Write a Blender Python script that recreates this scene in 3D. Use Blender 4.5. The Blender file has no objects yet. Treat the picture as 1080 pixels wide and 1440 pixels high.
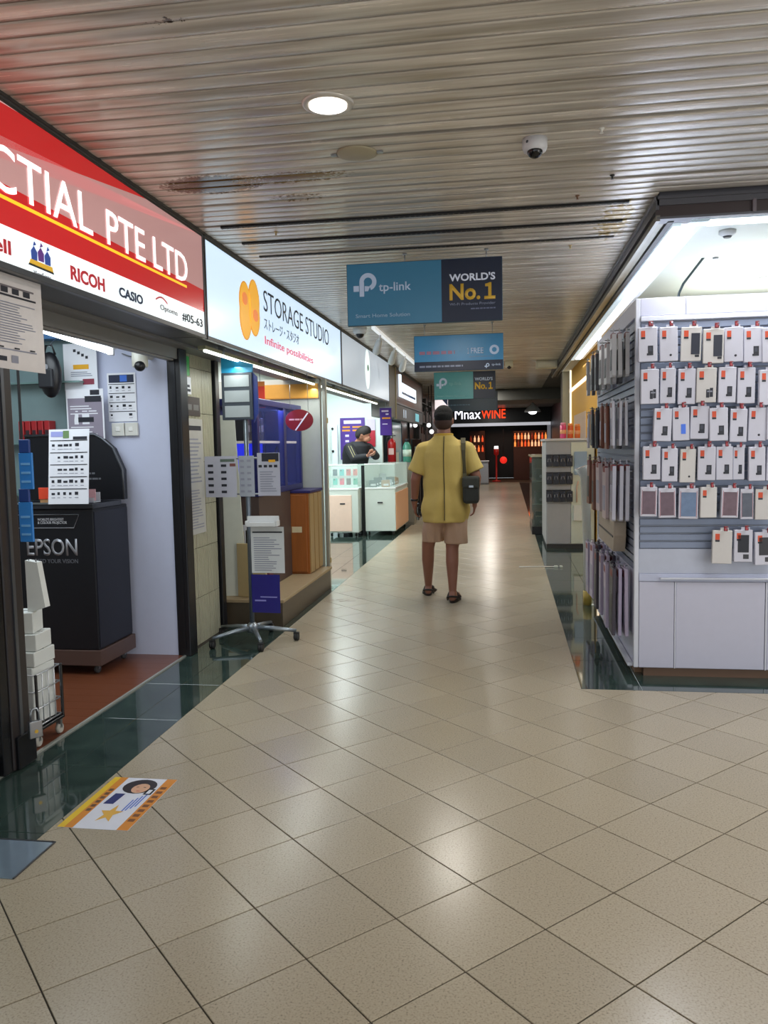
import bpy, bmesh, math, random
from mathutils import Vector, Matrix
random.seed(7)
S = bpy.context.scene
COL = S.collection
# ---------------------------------------------------------------- camera
YAW, PITCH, ROLL, FPX, CH = 0.1541, -0.0814, -0.0198, 1128.3, 1.363
_f = Vector((-math.sin(YAW)*math.cos(PITCH), math.cos(YAW)*math.cos(PITCH), math.sin(PITCH)))
_r0 = Vector((math.cos(YAW), math.sin(YAW), 0)); _u0 = _r0.cross(_f)
_r = math.cos(ROLL)*_r0 + math.sin(ROLL)*_u0; _u = -math.sin(ROLL)*_r0 + math.cos(ROLL)*_u0
cam = bpy.data.objects.new('camera', bpy.data.cameras.new('camera')); COL.objects.link(cam)
cam.matrix_world = Matrix(((_r.x, _u.x, -_f.x, 0), (_r.y, _u.y, -_f.y, 0), (_r.z, _u.z, -_f.z, CH), (0, 0, 0, 1)))
cam.data.sensor_fit = 'HORIZONTAL'; cam.data.sensor_width = 36; cam.data.lens = FPX/1080*36
cam.data.clip_start = 0.05; cam.data.clip_end = 200
S.camera = cam
# surveying helpers: a sight line met with a known plane gives the real point
def sight(px, py, ax, v):
    d = _f + (px-540)/FPX*_r - (py-720)/FPX*_u
    t = (v - (0, 0, CH)[ax])/d[ax]
    return Vector((0, 0, CH)) + t*d
def AX(px, py, x): return sight(px, py, 0, x)
def AY(px, py, y): return sight(px, py, 1, y)
def AZ(px, py, z=0): return sight(px, py, 2, z)
# ---------------------------------------------------------------- world, exposure
S.view_settings.view_transform = 'Standard'; S.view_settings.look = 'None'
S.view_settings.gamma = 1; S.view_settings.use_curve_mapping = False
S.view_settings.exposure = 0.34
W = bpy.data.worlds.new('world'); S.world = W; W.use_nodes = True
W.node_tree.nodes['Background'].inputs[0].default_value = (0.86, 0.93, 1.0, 1)
W.node_tree.nodes['Background'].inputs[1].default_value = 1.12
LIGHTS = {}
def area(name, loc, size, energy, color=(1, 1, 1), rot=(0, 0, 0), sy=None, spread=None):
    l = bpy.data.lights.new(name, 'AREA'); l.energy = energy; l.color = color
    l.shape = 'RECTANGLE'; l.size = size; l.size_y = sy or size
    if spread: l.spread = spread
    o = bpy.data.objects.new(name, l); COL.objects.link(o); o.location = loc; o.rotation_euler = rot
    return o
CZ = 2.638      # ceiling height
SX = -1.764     # face of the sign boxes
SZ0, SZ1 = 2.03, 2.632
# ceiling downlights of the corridor (first one is the one in view, others stand behind the camera)
for i, (x, y) in enumerate([(-0.652, 3.03), (-0.65, -0.4), (1.6, -0.4), (1.6, 2.4)]):
    area('downlight_lamp', (x, y, CZ-0.06), 0.15, 5 if i == 0 else 4, (1, .95, .9))
# added fill that brightens the near ceiling, set beside and behind the camera
area('junction_fill', (4.3, 0.6, 1.2), 2.2, 55, (1, .97, .92), sy=3.2, rot=(0, math.pi/2, 0))
area('junction_fill', (-1.6, -1.6, 1.1), 1.8, 25, (.95, .98, 1), sy=2.0, rot=(0, -math.pi/2, 0))
area('shop_lamp', (-2.7, 3.6, 2.3), 1.0, 22, (.82, .92, 1), sy=1.6)
area('shop_lamp', (-2.6, 7.0, 2.3), 1.0, 20, (1, .95, .88), sy=1.6)
area('shop_lamp', (-2.6, 11.2, 2.45), 1.2, 105, (.9, 1, 1), sy=3.5)
area('kiosk_lamp', (1.9, 3.2, 2.6), 1.2, 20, (.93, .96, 1), sy=1.2)
area('kiosk_ceiling_fill', (2.3, 6.6, 2.3), 1.6, 28, (.95, 1, .94), sy=1.5, rot=(math.pi, 0, 0))  # added uplight that brightens the white inner ceiling
area('tube_lamp', (0.93, 6.0, 2.42), 0.08, 30, (.93, .97, 1), sy=3.0)
area('tube_lamp', (2.0, 4.56, 2.42), 2.2, 9, (.93, .97, 1), sy=0.08)
area('strip_lamp', (-1.84, 6.6, 1.93), 0.04, 10, (.95, 1, .95), sy=3.6)
area('shop_lamp', (1.6, 10.5, 2.5), 1.0, 40, (1, .95, .85), sy=4)
area('shop_lamp', (-2.6, 15, 2.4), 1.0, 14, (.85, .95, 1), sy=3)
area('end_shop_lamp', (0.2, 30.5, 1.9), 2.5, 16, (1, .5, .3))
for y, e_ in ((7.3, 12), (11.2, 20), (14.6, 22), (18.5, 22), (23, 22), (27, 22)):
    area('corridor_fill', (-0.55, y, CZ-.03), 0.3, e_, (1, .96, .88), sy=0.3)  # fill lights added to brighten the corridor, without fixtures

# ---------------------------------------------------------------- materials
def lin(h):
    h = h.lstrip('#'); out = []
    for i in (0, 2, 4):
        c = int(h[i:i+2], 16)/255
        out.append(c/12.92 if c <= .04045 else ((c+.055)/1.055)**2.4)
    return (*out, 1)
_M = {}
def M(hexc, rough=.5, metal=0, emit=0, var=.06, scale=18, bump=0, alpha=1, coat=0, stretch=None, trans=0):
    key = (hexc, rough, metal, emit, var, scale, bump, alpha, coat, stretch, trans)
    if key in _M: return _M[key]
    m = bpy.data.materials.new('mat_%s' % hexc.strip('#')); m.use_nodes = True
    n, l = m.node_tree.nodes, m.node_tree.links
    b = n['Principled BSDF']; c = lin(hexc)
    b.inputs['Roughness'].default_value = rough; b.inputs['Metallic'].default_value = metal
    b.inputs['Alpha'].default_value = alpha; b.inputs['Coat Weight'].default_value = coat
    b.inputs['Transmission Weight'].default_value = trans
    b.inputs['Base Color'].default_value = c
    if var:
        tc = n.new('ShaderNodeTexCoord'); mp = n.new('ShaderNodeMapping'); ns = n.new('ShaderNodeTexNoise')
        l.new(tc.outputs['Object'], mp.inputs[0]); l.new(mp.outputs[0], ns.inputs['Vector'])
        if stretch: mp.inputs['Scale'].default_value = stretch
        ns.inputs['Scale'].default_value = scale; ns.inputs['Detail'].default_value = 4
        mx = n.new('ShaderNodeMix'); mx.data_type = 'RGBA'; mx.blend_type = 'MIX'
        mx.inputs[6].default_value = tuple(v*(1-var) for v in c[:3])+(1,)
        mx.inputs[7].default_value = tuple(min(1, v*(1+var)) for v in c[:3])+(1,)
        l.new(ns.outputs['Fac'], mx.inputs[0]); l.new(mx.outputs[2], b.inputs['Base Color'])
        if bump:
            bp = n.new('ShaderNodeBump'); bp.inputs['Strength'].default_value = bump; bp.inputs['Distance'].default_value = .01
            l.new(ns.outputs['Fac'], bp.inputs['Height']); l.new(bp.outputs[0], b.inputs['Normal'])
    if emit:
        b.inputs['Emission Color'].default_value = c; b.inputs['Emission Strength'].default_value = emit
    _M[key] = m; return m
def tilemat():
    m = bpy.data.materials.new('beige_tile'); m.use_nodes = True
    n, l = m.node_tree.nodes, m.node_tree.links; b = n['Principled BSDF']
    geo = n.new('ShaderNodeNewGeometry'); oi = n.new('ShaderNodeObjectInfo')
    n1 = n.new('ShaderNodeTexNoise'); n1.inputs['Scale'].default_value = 170; n1.inputs['Detail'].default_value = 3
    n2 = n.new('ShaderNodeTexNoise'); n2.inputs['Scale'].default_value = 1.7; n2.inputs['Detail'].default_value = 3
    for q in (n1, n2): l.new(geo.outputs['Position'], q.inputs['Vector'])
    r = n.new('ShaderNodeValToRGB'); e = r.color_ramp.elements
    e[0].position = .28; e[0].color = lin('877d6d'); e[1].position = .45; e[1].color = lin('aea38e')
    e.new(.7).color = lin('b7ac97')
    l.new(n1.outputs['Fac'], r.inputs[0])
    mx = n.new('ShaderNodeMix'); mx.data_type = 'RGBA'; mx.blend_type = 'MULTIPLY'; mx.inputs[0].default_value = 1
    r2 = n.new('ShaderNodeValToRGB'); r2.color_ramp.elements[0].color = (.93, .925, .91, 1); r2.color_ramp.elements[1].color = (1, 1, 1, 1)
    r2.color_ramp.elements[0].position = .1; r2.color_ramp.elements[1].position = .9
    l.new(n2.outputs['Fac'], r2.inputs[0]); l.new(r.outputs[0], mx.inputs[6]); l.new(r2.outputs[0], mx.inputs[7])
    hs = n.new('ShaderNodeHueSaturation'); mr = n.new('ShaderNodeMapRange'); mr.inputs[3].default_value = .94; mr.inputs[4].default_value = 1.05
    l.new(oi.outputs['Random'], mr.inputs[0]); l.new(mr.outputs[0], hs.inputs['Value']); l.new(mx.outputs[2], hs.inputs['Color'])
    l.new(hs.outputs[0], b.inputs['Base Color'])
    mr2 = n.new('ShaderNodeMapRange'); mr2.inputs[3].default_value = .21; mr2.inputs[4].default_value = .25
    l.new(n2.outputs['Fac'], mr2.inputs[0]); l.new(mr2.outputs[0], b.inputs['Roughness'])
    return m
def marblemat():
    m = bpy.data.materials.new('green_marble'); m.use_nodes = True
    n, l = m.node_tree.nodes, m.node_tree.links; b = n['Principled BSDF']
    geo = n.new('ShaderNodeNewGeometry'); n1 = n.new('ShaderNodeTexNoise'); n1.inputs['Scale'].default_value = 5; n1.inputs['Detail'].default_value = 9
    n1.inputs['Distortion'].default_value = 1.2
    l.new(geo.outputs['Position'], n1.inputs['Vector'])
    r = n.new('ShaderNodeValToRGB'); e = r.color_ramp.elements
    e[0].position = .3; e[0].color = lin('2a3936'); e[1].position = .66; e[1].color = lin('3b4c46'); e.new(.78).color = lin('515f58')
    l.new(n1.outputs['Fac'], r.inputs[0]); l.new(r.outputs[0], b.inputs['Base Color'])
    b.inputs['Roughness'].default_value = .06; b.inputs['Coat Weight'].default_value = .5
    return m
def plankmat():
    m = bpy.data.materials.new('ceiling_metal'); m.use_nodes = True
    n, l = m.node_tree.nodes, m.node_tree.links; b = n['Principled BSDF']
    geo = n.new('ShaderNodeNewGeometry'); mp = n.new('ShaderNodeMapping'); mp.inputs['Scale'].default_value = (.9, 14, 1)
    l.new(geo.outputs['Position'], mp.inputs[0])
    n1 = n.new('ShaderNodeTexNoise'); n1.inputs['Scale'].default_value = 1.6; n1.inputs['Detail'].default_value = 6
    l.new(mp.outputs[0], n1.inputs['Vector'])
    r = n.new('ShaderNodeValToRGB'); e = r.color_ramp.elements
    e[0].position = .3; e[0].color = lin('a39b8e'); e[1].position = .68; e[1].color = lin('ddd6ca')
    l.new(n1.outputs['Fac'], r.inputs[0])
    oi = n.new('ShaderNodeObjectInfo'); hs = n.new('ShaderNodeHueSaturation'); mr = n.new('ShaderNodeMapRange'); mr.inputs[3].default_value = .93; mr.inputs[4].default_value = 1.07
    l.new(oi.outputs['Random'], mr.inputs[0]); l.new(mr.outputs[0], hs.inputs['Value']); l.new(r.outputs[0], hs.inputs['Color'])
    # rust and dirt patch with a place of its own
    def patch(cx, cy, sx, sy, scale, th, col, prev):
        mp2 = n.new('ShaderNodeMapping'); mp2.vector_type = 'POINT'
        mp2.inputs['Location'].default_value = (-cx/sx, -cy/sy, 0); mp2.inputs['Scale'].default_value = (1/sx, 1/sy, 0)
        l.new(geo.outputs['Position'], mp2.inputs[0])
        g = n.new('ShaderNodeTexGradient'); g.gradient_type = 'SPHERICAL'; l.new(mp2.outputs[0], g.inputs[0])
        n2 = n.new('ShaderNodeTexNoise'); n2.inputs['Scale'].default_value = scale; n2.inputs['Detail'].default_value = 5
        l.new(geo.outputs['Position'], n2.inputs['Vector'])
        mu = n.new('ShaderNodeMath'); mu.operation = 'MULTIPLY'; l.new(g.outputs['Fac'], mu.inputs[0]); l.new(n2.outputs['Fac'], mu.inputs[1])
        st = n.new('ShaderNodeMapRange'); st.inputs[1].default_value = th; st.inputs[2].default_value = th+.08; l.new(mu.outputs[0], st.inputs[0])
        mx = n.new('ShaderNodeMix'); mx.data_type = 'RGBA'; l.new(st.outputs[0], mx.inputs[0]); l.new(prev, mx.inputs[6]); mx.inputs[7].default_value = lin(col)
        return mx.outputs[2]
    o = patch(-1.40, 3.82, .36, .19, 60, .13, '5a421f', hs.outputs[0])
    o = patch(-1.0, 3.80, .5, .14, 60, .22, '86714c', o)
    o = patch(-1.05, 4.1, .35, .14, 50, .3, '86714c', o)
    o = patch(.62, 4.9, .2, .8, 30, .24, '9a8352', o)
    o = patch(-1.0, 2.38, .2, .08, 60, .4, '4a4038', o)
    l.new(o, b.inputs['Base Color'])
    b.inputs['Metallic'].default_value = .18
    mr2 = n.new('ShaderNodeMapRange'); mr2.inputs[3].default_value = .16; mr2.inputs[4].default_value = .34
    l.new(n1.outputs['Fac'], mr2.inputs[0]); l.new(mr2.outputs[0], b.inputs['Roughness'])
    return m
TILE, MARBLE, PLANK = tilemat(), marblemat(), plankmat()
WHITE = M('dfe0e6', .45); OFFW = M('c9cbc8', .6); BLACK = M('14151a', .35); DKGREY = M('3b3b3d', .5); GREY = M('84868a', .5)
STEEL = M('9aa0a6', .3, .9); DKSTEEL = M('4d5257', .35, .7); PAPER = M('e6e8ee', .6, var=.03); INK = M('22242e', .6); GINK = M('8b8e9c', .6)
RED = M('c2282b', .4); ORANGE = M('e0572b', .45); BLUEP = M('3b6fd0', .4); YEL = M('e3a822', .5); WOOD = M('8a4a26', .35, var=.25, scale=6, stretch=(1, 12, 1))
CARDB = M('a8794c', .7, var=.12, scale=8); SKIN = M('8f5f4a', .5, var=.08, scale=10); RUBBER = M('1b1b1c', .6); GLASSY = M('cfe3e0', .05, alpha=.22, var=0)
PLASTIC_CLEAR = M('d9dde6', .12, alpha=.55, var=0)

# ---------------------------------------------------------------- builders
class B:
    """collects shapes in one bmesh, each with its own material slot"""
    def __init__(s): s.bm = bmesh.new(); s.mats = []
    def mi(s, m):
        if m not in s.mats: s.mats.append(m)
        return s.mats.index(m)
    def _mark(s, faces, m, smooth=False):
        i = s.mi(m)
        for f in faces: f.material_index = i; f.smooth = smooth
    def box(s, x0, x1, y0, y1, z0, z1, m, bev=0, mat=None):
        r = bmesh.ops.create_cube(s.bm, size=1)
        vs = r['verts']
        c = Vector(((x0+x1)/2, (y0+y1)/2, (z0+z1)/2)); d = Vector((abs(x1-x0), abs(y1-y0), abs(z1-z0)))
        for v in vs: v.co = Vector((v.co.x*d.x, v.co.y*d.y, v.co.z*d.z)) + c
        fs = list({f for v in vs for f in v.link_faces})
        s._mark(fs, m)
        if bev:
            es = list({e for v in vs for e in v.link_edges})
            r2 = bmesh.ops.bevel(s.bm, geom=es, offset=bev, segments=1 if bev < .004 else 2, affect='EDGES', profile=.5)
            vs = list({v for f in r2['faces'] for v in f.verts} | {v for v in vs if v.is_valid})
            s._mark({f for v in vs for f in v.link_faces}, m)
        if mat is not None:
            for v in vs: v.co = mat @ v.co
        return vs
    def tube(s, pts, r, m, n=8, cap=True, closed=False):
        pts = [Vector(p) for p in pts]; rs = r if isinstance(r, (list, tuple)) else [r]*len(pts)
        rings = []; prev = None
        for i, p in enumerate(pts):
            a = pts[i-1] if i else p; b = pts[i+1] if i < len(pts)-1 else p
            if closed: a = pts[i-1]; b = pts[(i+1) % len(pts)]
            t = (b-a).normalized()
            up = prev if prev is not None else (Vector((0, 0, 1)) if abs(t.z) < .9 else Vector((1, 0, 0)))
            x = (up - t*up.dot(t)).normalized(); prev = x; y = t.cross(x)
            rings.append([s.bm.verts.new(p + (x*math.cos(2*math.pi*k/n) + y*math.sin(2*math.pi*k/n))*rs[i]) for k in range(n)])
        fs = []
        rr = rings + ([rings[0]] if closed else [])
        for a, b in zip(rr, rr[1:]):
            for k in range(n): fs.append(s.bm.faces.new((a[k], a[(k+1) % n], b[(k+1) % n], b[k])))
        s._mark(fs, m, True)
        if cap and not closed:
            c = [s.bm.faces.new(rings[0][::-1]), s.bm.faces.new(rings[-1])]; s._mark(c, m)
    def lathe(s, prof, m, c=(0, 0, 0), n=20, axis='Z', smooth=True):
        c = Vector(c); rings = []
        for r, h in prof:
            ring = []
            for k in range(n):
                a = 2*math.pi*k/n; p = (r*math.cos(a), r*math.sin(a), h)
                if axis == 'Y': p = (p[0], p[2], p[1])
                if axis == 'X': p = (p[2], p[0], p[1])
                ring.append(s.bm.verts.new(c + Vector(p)))
            rings.append(ring)
        fs = []
        for a, b in zip(rings, rings[1:]):
            for k in range(n): fs.append(s.bm.faces.new((a[k], a[(k+1) % n], b[(k+1) % n], b[k])))
        s._mark(fs, m, smooth)
        s._mark([s.bm.faces.new(rings[0][::-1]), s.bm.faces.new(rings[-1])], m)
    def ell(s, c, r, m, rot=None, u=16, v=10):
        res = bmesh.ops.create_uvsphere(s.bm, u_segments=u, v_segments=v, radius=1)
        R = rot or Matrix.Identity(3)
        for w in res['verts']: w.co = R @ Vector((w.co.x*r[0], w.co.y*r[1], w.co.z*r[2])) + Vector(c)
        s._mark({f for w in res['verts'] for f in w.link_faces}, m, True)
    def prism(s, pts, y0, y1, m):
        """outline in x,z extruded along y"""
        a = [s.bm.verts.new((x, y0, z)) for x, z in pts]; b = [s.bm.verts.new((x, y1, z)) for x, z in pts]
        n = len(pts); fs = [s.bm.faces.new(a), s.bm.faces.new(b[::-1])]
        for k in range(n): fs.append(s.bm.faces.new((a[k], b[k], b[(k+1) % n], a[(k+1) % n])))
        s._mark(fs, m)
    def poly(s, pts, m):
        f = s.bm.faces.new([s.bm.verts.new(p) for p in pts]); s._mark([f], m); return f
    def cap_seg(s, p, q, r0, r1, m, n=14):
        """tapered limb segment with round ends"""
        p, q = Vector(p), Vector(q); t = (q-p).normalized(); L = (q-p).length
        pts, rs = [], []
        for k in (80, 55, 25): a = math.radians(k); pts.append(p - t*r0*math.sin(a)); rs.append(r0*math.cos(a))
        pts += [p, q]; rs += [r0, r1]
        for k in (25, 55, 80): a = math.radians(k); pts.append(q + t*r1*math.sin(a)); rs.append(r1*math.cos(a))
        s.tube(pts, rs, m, n)
    def build(s, name, parent=None, loc=(0, 0, 0), rotz=0, recalc=True):
        if recalc: bmesh.ops.recalc_face_normals(s.bm, faces=s.bm.faces)
        me = bpy.data.meshes.new(name); s.bm.to_mesh(me); s.bm.free()
        for m in s.mats: me.materials.append(m)
        o = bpy.data.objects.new(name, me); COL.objects.link(o)
        o.location = loc; o.rotation_euler = (0, 0, rotz)
        if parent: o.parent = parent
        return o
def tag(o, label=None, cat=None, group=None, kind=None):
    if label: o['label'] = label
    if cat: o['category'] = cat
    if group: o['group'] = group
    if kind: o['kind'] = kind
    return o
def thing(name, label, cat, loc=(0, 0, 0), rotz=0, group=None):
    o = bpy.data.objects.new(name, None); o.empty_display_size = .1; COL.objects.link(o)
    o.location = loc; o.rotation_euler = (0, 0, rotz)
    return tag(o, label, cat, group)
def dup(root, loc=None, rotz=None, label=None, group=None):
    r = root.copy(); COL.objects.link(r)
    if loc is not None: r.location = loc
    if rotz is not None: r.rotation_euler = (0, 0, rotz)
    if label: r['label'] = label
    if group: r['group'] = group
    for ch in list(root.children):
        c = ch.copy(); COL.objects.link(c); c.parent = r
        for g in ch.children:
            d = g.copy(); COL.objects.link(d); d.parent = c
    return r
def struct(o): o['kind'] = 'structure'; return o
def part(name, parent, boxes, m=None, bev=0, label=None):
    b = B()
    for q in boxes: b.box(*q[:6], q[6] if len(q) > 6 else m, bev)
    o = b.build(name, parent)
    if label: o['label'] = label
    return o
HALF = math.pi/2
def text(s, x0, x1, z0, z1, m, parent, y=-.002, name='lettering', bold=0, shear=0, label=None, loc=None, rotz=0, thick=.0015):
    """flat lettering fitted in a box of the local xz plane, facing -y"""
    cu = bpy.data.curves.new('t', 'FONT'); cu.body = s; cu.size = 1; cu.offset = bold; cu.resolution_u = 3; cu.shear = shear
    cu.space_line = .85
    ob = bpy.data.objects.new('t', cu); COL.objects.link(ob)
    dg = bpy.context.evaluated_depsgraph_get(); me = bpy.data.meshes.new_from_object(ob.evaluated_get(dg))
    bpy.data.objects.remove(ob); bpy.data.curves.remove(cu)
    xs = [v.co.x for v in me.vertices]; ys = [v.co.y for v in me.vertices]
    ax, bx, ay, by = min(xs), max(xs), min(ys), max(ys)
    for v in me.vertices:
        X = x0 + (v.co.x-ax)/(bx-ax)*(x1-x0); Z = z0 + (v.co.y-ay)/(by-ay)*(z1-z0)
        v.co = (X, y, Z)
    me.materials.clear(); me.materials.append(m)
    bm = bmesh.new(); bm.from_mesh(me)
    g = bmesh.ops.extrude_face_region(bm, geom=list(bm.faces))
    for v in [e for e in g['geom'] if isinstance(e, bmesh.types.BMVert)]: v.co.y -= thick
    bmesh.ops.recalc_face_normals(bm, faces=bm.faces); bm.to_mesh(me); bm.free()
    for p in me.polygons: p.material_index = 0
    o = bpy.data.objects.new(name, me); COL.objects.link(o)
    if parent: o.parent = parent
    if loc is not None: o.location = loc; o.rotation_euler = (0, 0, rotz)
    if label: o['label'] = label
    return o
def rot_to(rotz, loc):  # world -> local of a thing standing at loc turned by rotz
    return Matrix.Rotation(-rotz, 4, 'Z') @ Matrix.Translation(-Vector(loc))

def dashes(x0, x1, z0, z1, m, parent, y=-.0035, seed=0, name='small_print'):
    """unreadable small print as word-long dashes"""
    r = random.Random(seed); b = B(); x = x0
    while x < x1-.004:
        w = min(x1-x, r.uniform(.6, 1.8)*(z1-z0)*2); b.box(x, x+w, y, y+.0012, z0, z1, m); x += w+(z1-z0)*.5
    return b.build(name, parent)
# ================================================================ FLOOR
floor = B(); floor.box(-6, 6, -4, 33, -.06, -.004, M('3a342d', .8)); floor = struct(floor.build('floor'))
GO, GT, GS = Vector((-.7559, 1.7738)), .7826, .3004
gc, gs_ = math.cos(GT), math.sin(GT)
LBX, RBX, FBY = -1.658, .394, 4.473
def clip(poly, ax, v, keep_less):
    out = []
    for i in range(len(poly)):
        a, b = poly[i-1], poly[i]
        ia = (a[ax] <= v) == keep_less or abs(a[ax]-v) < 1e-9; ib = (b[ax] <= v) == keep_less or abs(b[ax]-v) < 1e-9
        if ia != ib:
            t = (v-a[ax])/(b[ax]-a[ax]); out.append((a[0]+t*(b[0]-a[0]), a[1]+t*(b[1]-a[1])))
        if ib: out.append(b)
    return out
j = .0021
full = [(GS-j)/1, j]
def tile_poly(i, k):
    return [(GO.x+GS*0 + gc*a + gs_*b, GO.y + gs_*a - gc*b) for a, b in
            ((i*GS+j, k*GS+j), ((i+1)*GS-j, k*GS+j), ((i+1)*GS-j, (k+1)*GS-j), (i*GS+j, (k+1)*GS-j))]
def slab(bm_owner, poly, m, z0=-.004, z1=0.0, ch=.0012):
    bm = bm_owner.bm; n = len(poly)
    cx = sum(p[0] for p in poly)/n; cy = sum(p[1] for p in poly)/n
    lo = [bm.verts.new((p[0], p[1], z0)) for p in poly]; mid = [bm.verts.new((p[0], p[1], z1-ch)) for p in poly]
    def ins(p):
        d = math.hypot(p[0]-cx, p[1]-cy) or 1; return (p[0]-(p[0]-cx)/d*ch*1.4, p[1]-(p[1]-cy)/d*ch*1.4, z1)
    hi = [bm.verts.new(ins(p)) for p in poly]
    fs = [bm.faces.new(hi)]
    for a, b in ((lo, mid), (mid, hi)):
        for k in range(n): fs.append(bm.faces.new((a[k], a[(k+1) % n], b[(k+1) % n], b[k])))
    bm_owner._mark(fs, m)
cand = []
for i in range(-60, 80):
    for k in range(-80, 60):
        p = tile_poly(i, k); cx = sum(q[0] for q in p)/4; cy = sum(q[1] for q in p)/4
        if cy < -3.5 or cy > 29: continue
        if cx < LBX-.3 or cx > 4 or (cy > FBY+.3 and cx > RBX+.3): continue
        q = clip(p, 0, LBX, False)
        if len(q) < 3: continue
        polys = []
        if max(v[1] for v in q) <= FBY or max(v[0] for v in q) <= RBX: polys = [q]
        else:
            a = clip(q, 1, FBY-.001, True); c = clip(clip(q, 1, FBY-.001, False), 0, RBX, True) if len(q) > 2 else []
            polys = [z for z in (a, c) if len(z) > 2]
        if polys: cand.append((cy, cx, polys, len(polys) == 1 and polys[0] == p))
def clean(poly):
    o = []
    for p in poly:
        if not o or math.hypot(p[0]-o[-1][0], p[1]-o[-1][1]) > 1e-4: o.append(p)
    if len(o) > 1 and math.hypot(o[0][0]-o[-1][0], o[0][1]-o[-1][1]) < 1e-4: o.pop()
    return o
near = [c for c in cand if 1.35 < c[0] and abs(c[1]+.15*c[0]) < .62*c[0]+.3]
near.sort(key=lambda c: c[0]); nearset = near[:292]; nid = {id(c) for c in nearset}
rest = B(); shared = None
for c in cand:
    if id(c) in nid:
        if c[3] and shared:
            o = bpy.data.objects.new('tile', shared); COL.objects.link(o); o.parent = floor; o.location = (c[1], c[0], 0)
            continue
        b = B()
        ok = False
        for p in c[2]:
            p = clean(p)
            if len(p) > 2: slab(b, [(x-c[1], y-c[0]) for x, y in p], TILE); ok = True
        if not ok: b.bm.free(); continue
        o = b.build('tile', floor, (c[1], c[0], 0))
        if c[3]: shared = o.data
    else:
        for p in c[2]:
            p = clean(p)
            if len(p) > 2: slab(rest, p, TILE)
tag(rest.build('far_tiles', floor), kind='stuff')
# green marble borders: slabs
def slabs(x0, x1, ys, m=MARBLE, name='marble_slab'):
    for a, b in zip(ys, ys[1:]):
        q = B(); slab(q, [(x0, a+.001), (x1, a+.001), (x1, b-.001), (x0, b-.001)], m); q.build(name, floor)
ys = [y for y in [-3, -1.4, .2, 1.75, 2.56] ] + [2.56+.6*i for i in range(1, 31)]
slabs(-1.886, LBX-.001, ys); slabs(-2.12, -1.888, ys)
slabs(-3.6, -2.122, [7.6+.6*i for i in range(0, 17)])
ys = [FBY+.0+.6*i for i in range(0, 41)]
slabs(RBX+.001, .72, ys); slabs(.722, 2.4, ys)
slabs(2.402, 4.5, ys[:6])
# ================================================================ CEILING
ceil = B(); ceil.box(-3.2, 4.5, -4, FBY, CZ+.05, CZ+.09, M('0c0c0b', .95)); ceil.box(-3.2, .79, FBY, 33, CZ+.05, CZ+.09, M('0c0c0b', .95))
ceil = struct(ceil.build('ceiling'))
PP = .0905
def plank_into(b, y, x0, x1):
    w = PP-.0055; prof = []
    for t in range(7):
        a = -1+2*t/6; prof.append((y+a*w/2, CZ+.0016*(a*a)))
    prof = [(prof[0][0]+.001, CZ+.02)] + prof + [(prof[-1][0]-.001, CZ+.02)]
    A = [b.bm.verts.new((x0, q[0], q[1])) for q in prof]; C = [b.bm.verts.new((x1, q[0], q[1])) for q in prof]
    fs = [b.bm.faces.new((A[k], A[k+1], C[k+1], C[k])) for k in range(len(prof)-1)]
    b._mark(fs, PLANK, True)
    for f in (fs[0], fs[-1]): f.smooth = False
skip = {round((v-.03)/PP) for v in ()}
slots = [3.392, 4.543, 4.918, 5.27]
y = -3.0; far = B(); nshared = {}
SLOTW = .03
while y < 29.5:
    x1 = 4.4 if y+PP/2 < FBY else .78
    x1s = x1
    if y < 10.5:
        key = x1
        if key in nshared:
            o = bpy.data.objects.new('ceiling_plank', nshared[key]); COL.objects.link(o); o.parent = ceil; o.location = (0, y, 0)
        else:
            b = B(); plank_into(b, 0, SX-.35, x1); o = b.build('ceiling_plank', ceil, (0, y, 0)); nshared[key] = o.data
    else: plank_into(far, y, SX-.35, x1)
    y += PP
    # the wide dark joints between plank runs
    for sy_ in (3.392, 4.2, 4.543, 4.918, 5.27):
        if abs(y-sy_) < PP/2: y += .022 if sy_ in (3.392, 4.2) else .02
tag(far.build('far_planks', ceil), kind='stuff')
# black air slots set in the ceiling
def slot(y, x0, x1, label):
    t = thing('air_slot', label, 'vent', ((x0+x1)/2, y, CZ-.002)); L = x1-x0
    part('slot_frame', t, [(-L/2, L/2, -.016, .016, -.004, .006)], M('0d0d0d', .6))
    b = B(); n = int(L/.03)
    for i in range(n): b.box(-L/2+i*L/n, -L/2+i*L/n+.008, -.011, .011, -.007, -.003, M('55504a', .5))
    tag(b.build('slot_fins', t), kind='stuff')
slot(4.543, -1.62, .648, 'long black air slot in the ceiling, nearest of the three parallel slots')
slot(4.918, -1.62, .663, 'long black air slot in the ceiling, middle one of three')
slot(5.27, -1.62, .66, 'long black air slot in the ceiling, farthest of three, above the first hanging sign')
# beam of the far ceiling, ceiling trims
struct(part('trim_1', None, [(SX-.01, SX+.012, -3, 16.9, CZ-.012, CZ+.004), (SX-.02, SX+.004, -3, 16.9, CZ-.03, CZ-.012)], M('4a4a48', .4, .5)))
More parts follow.
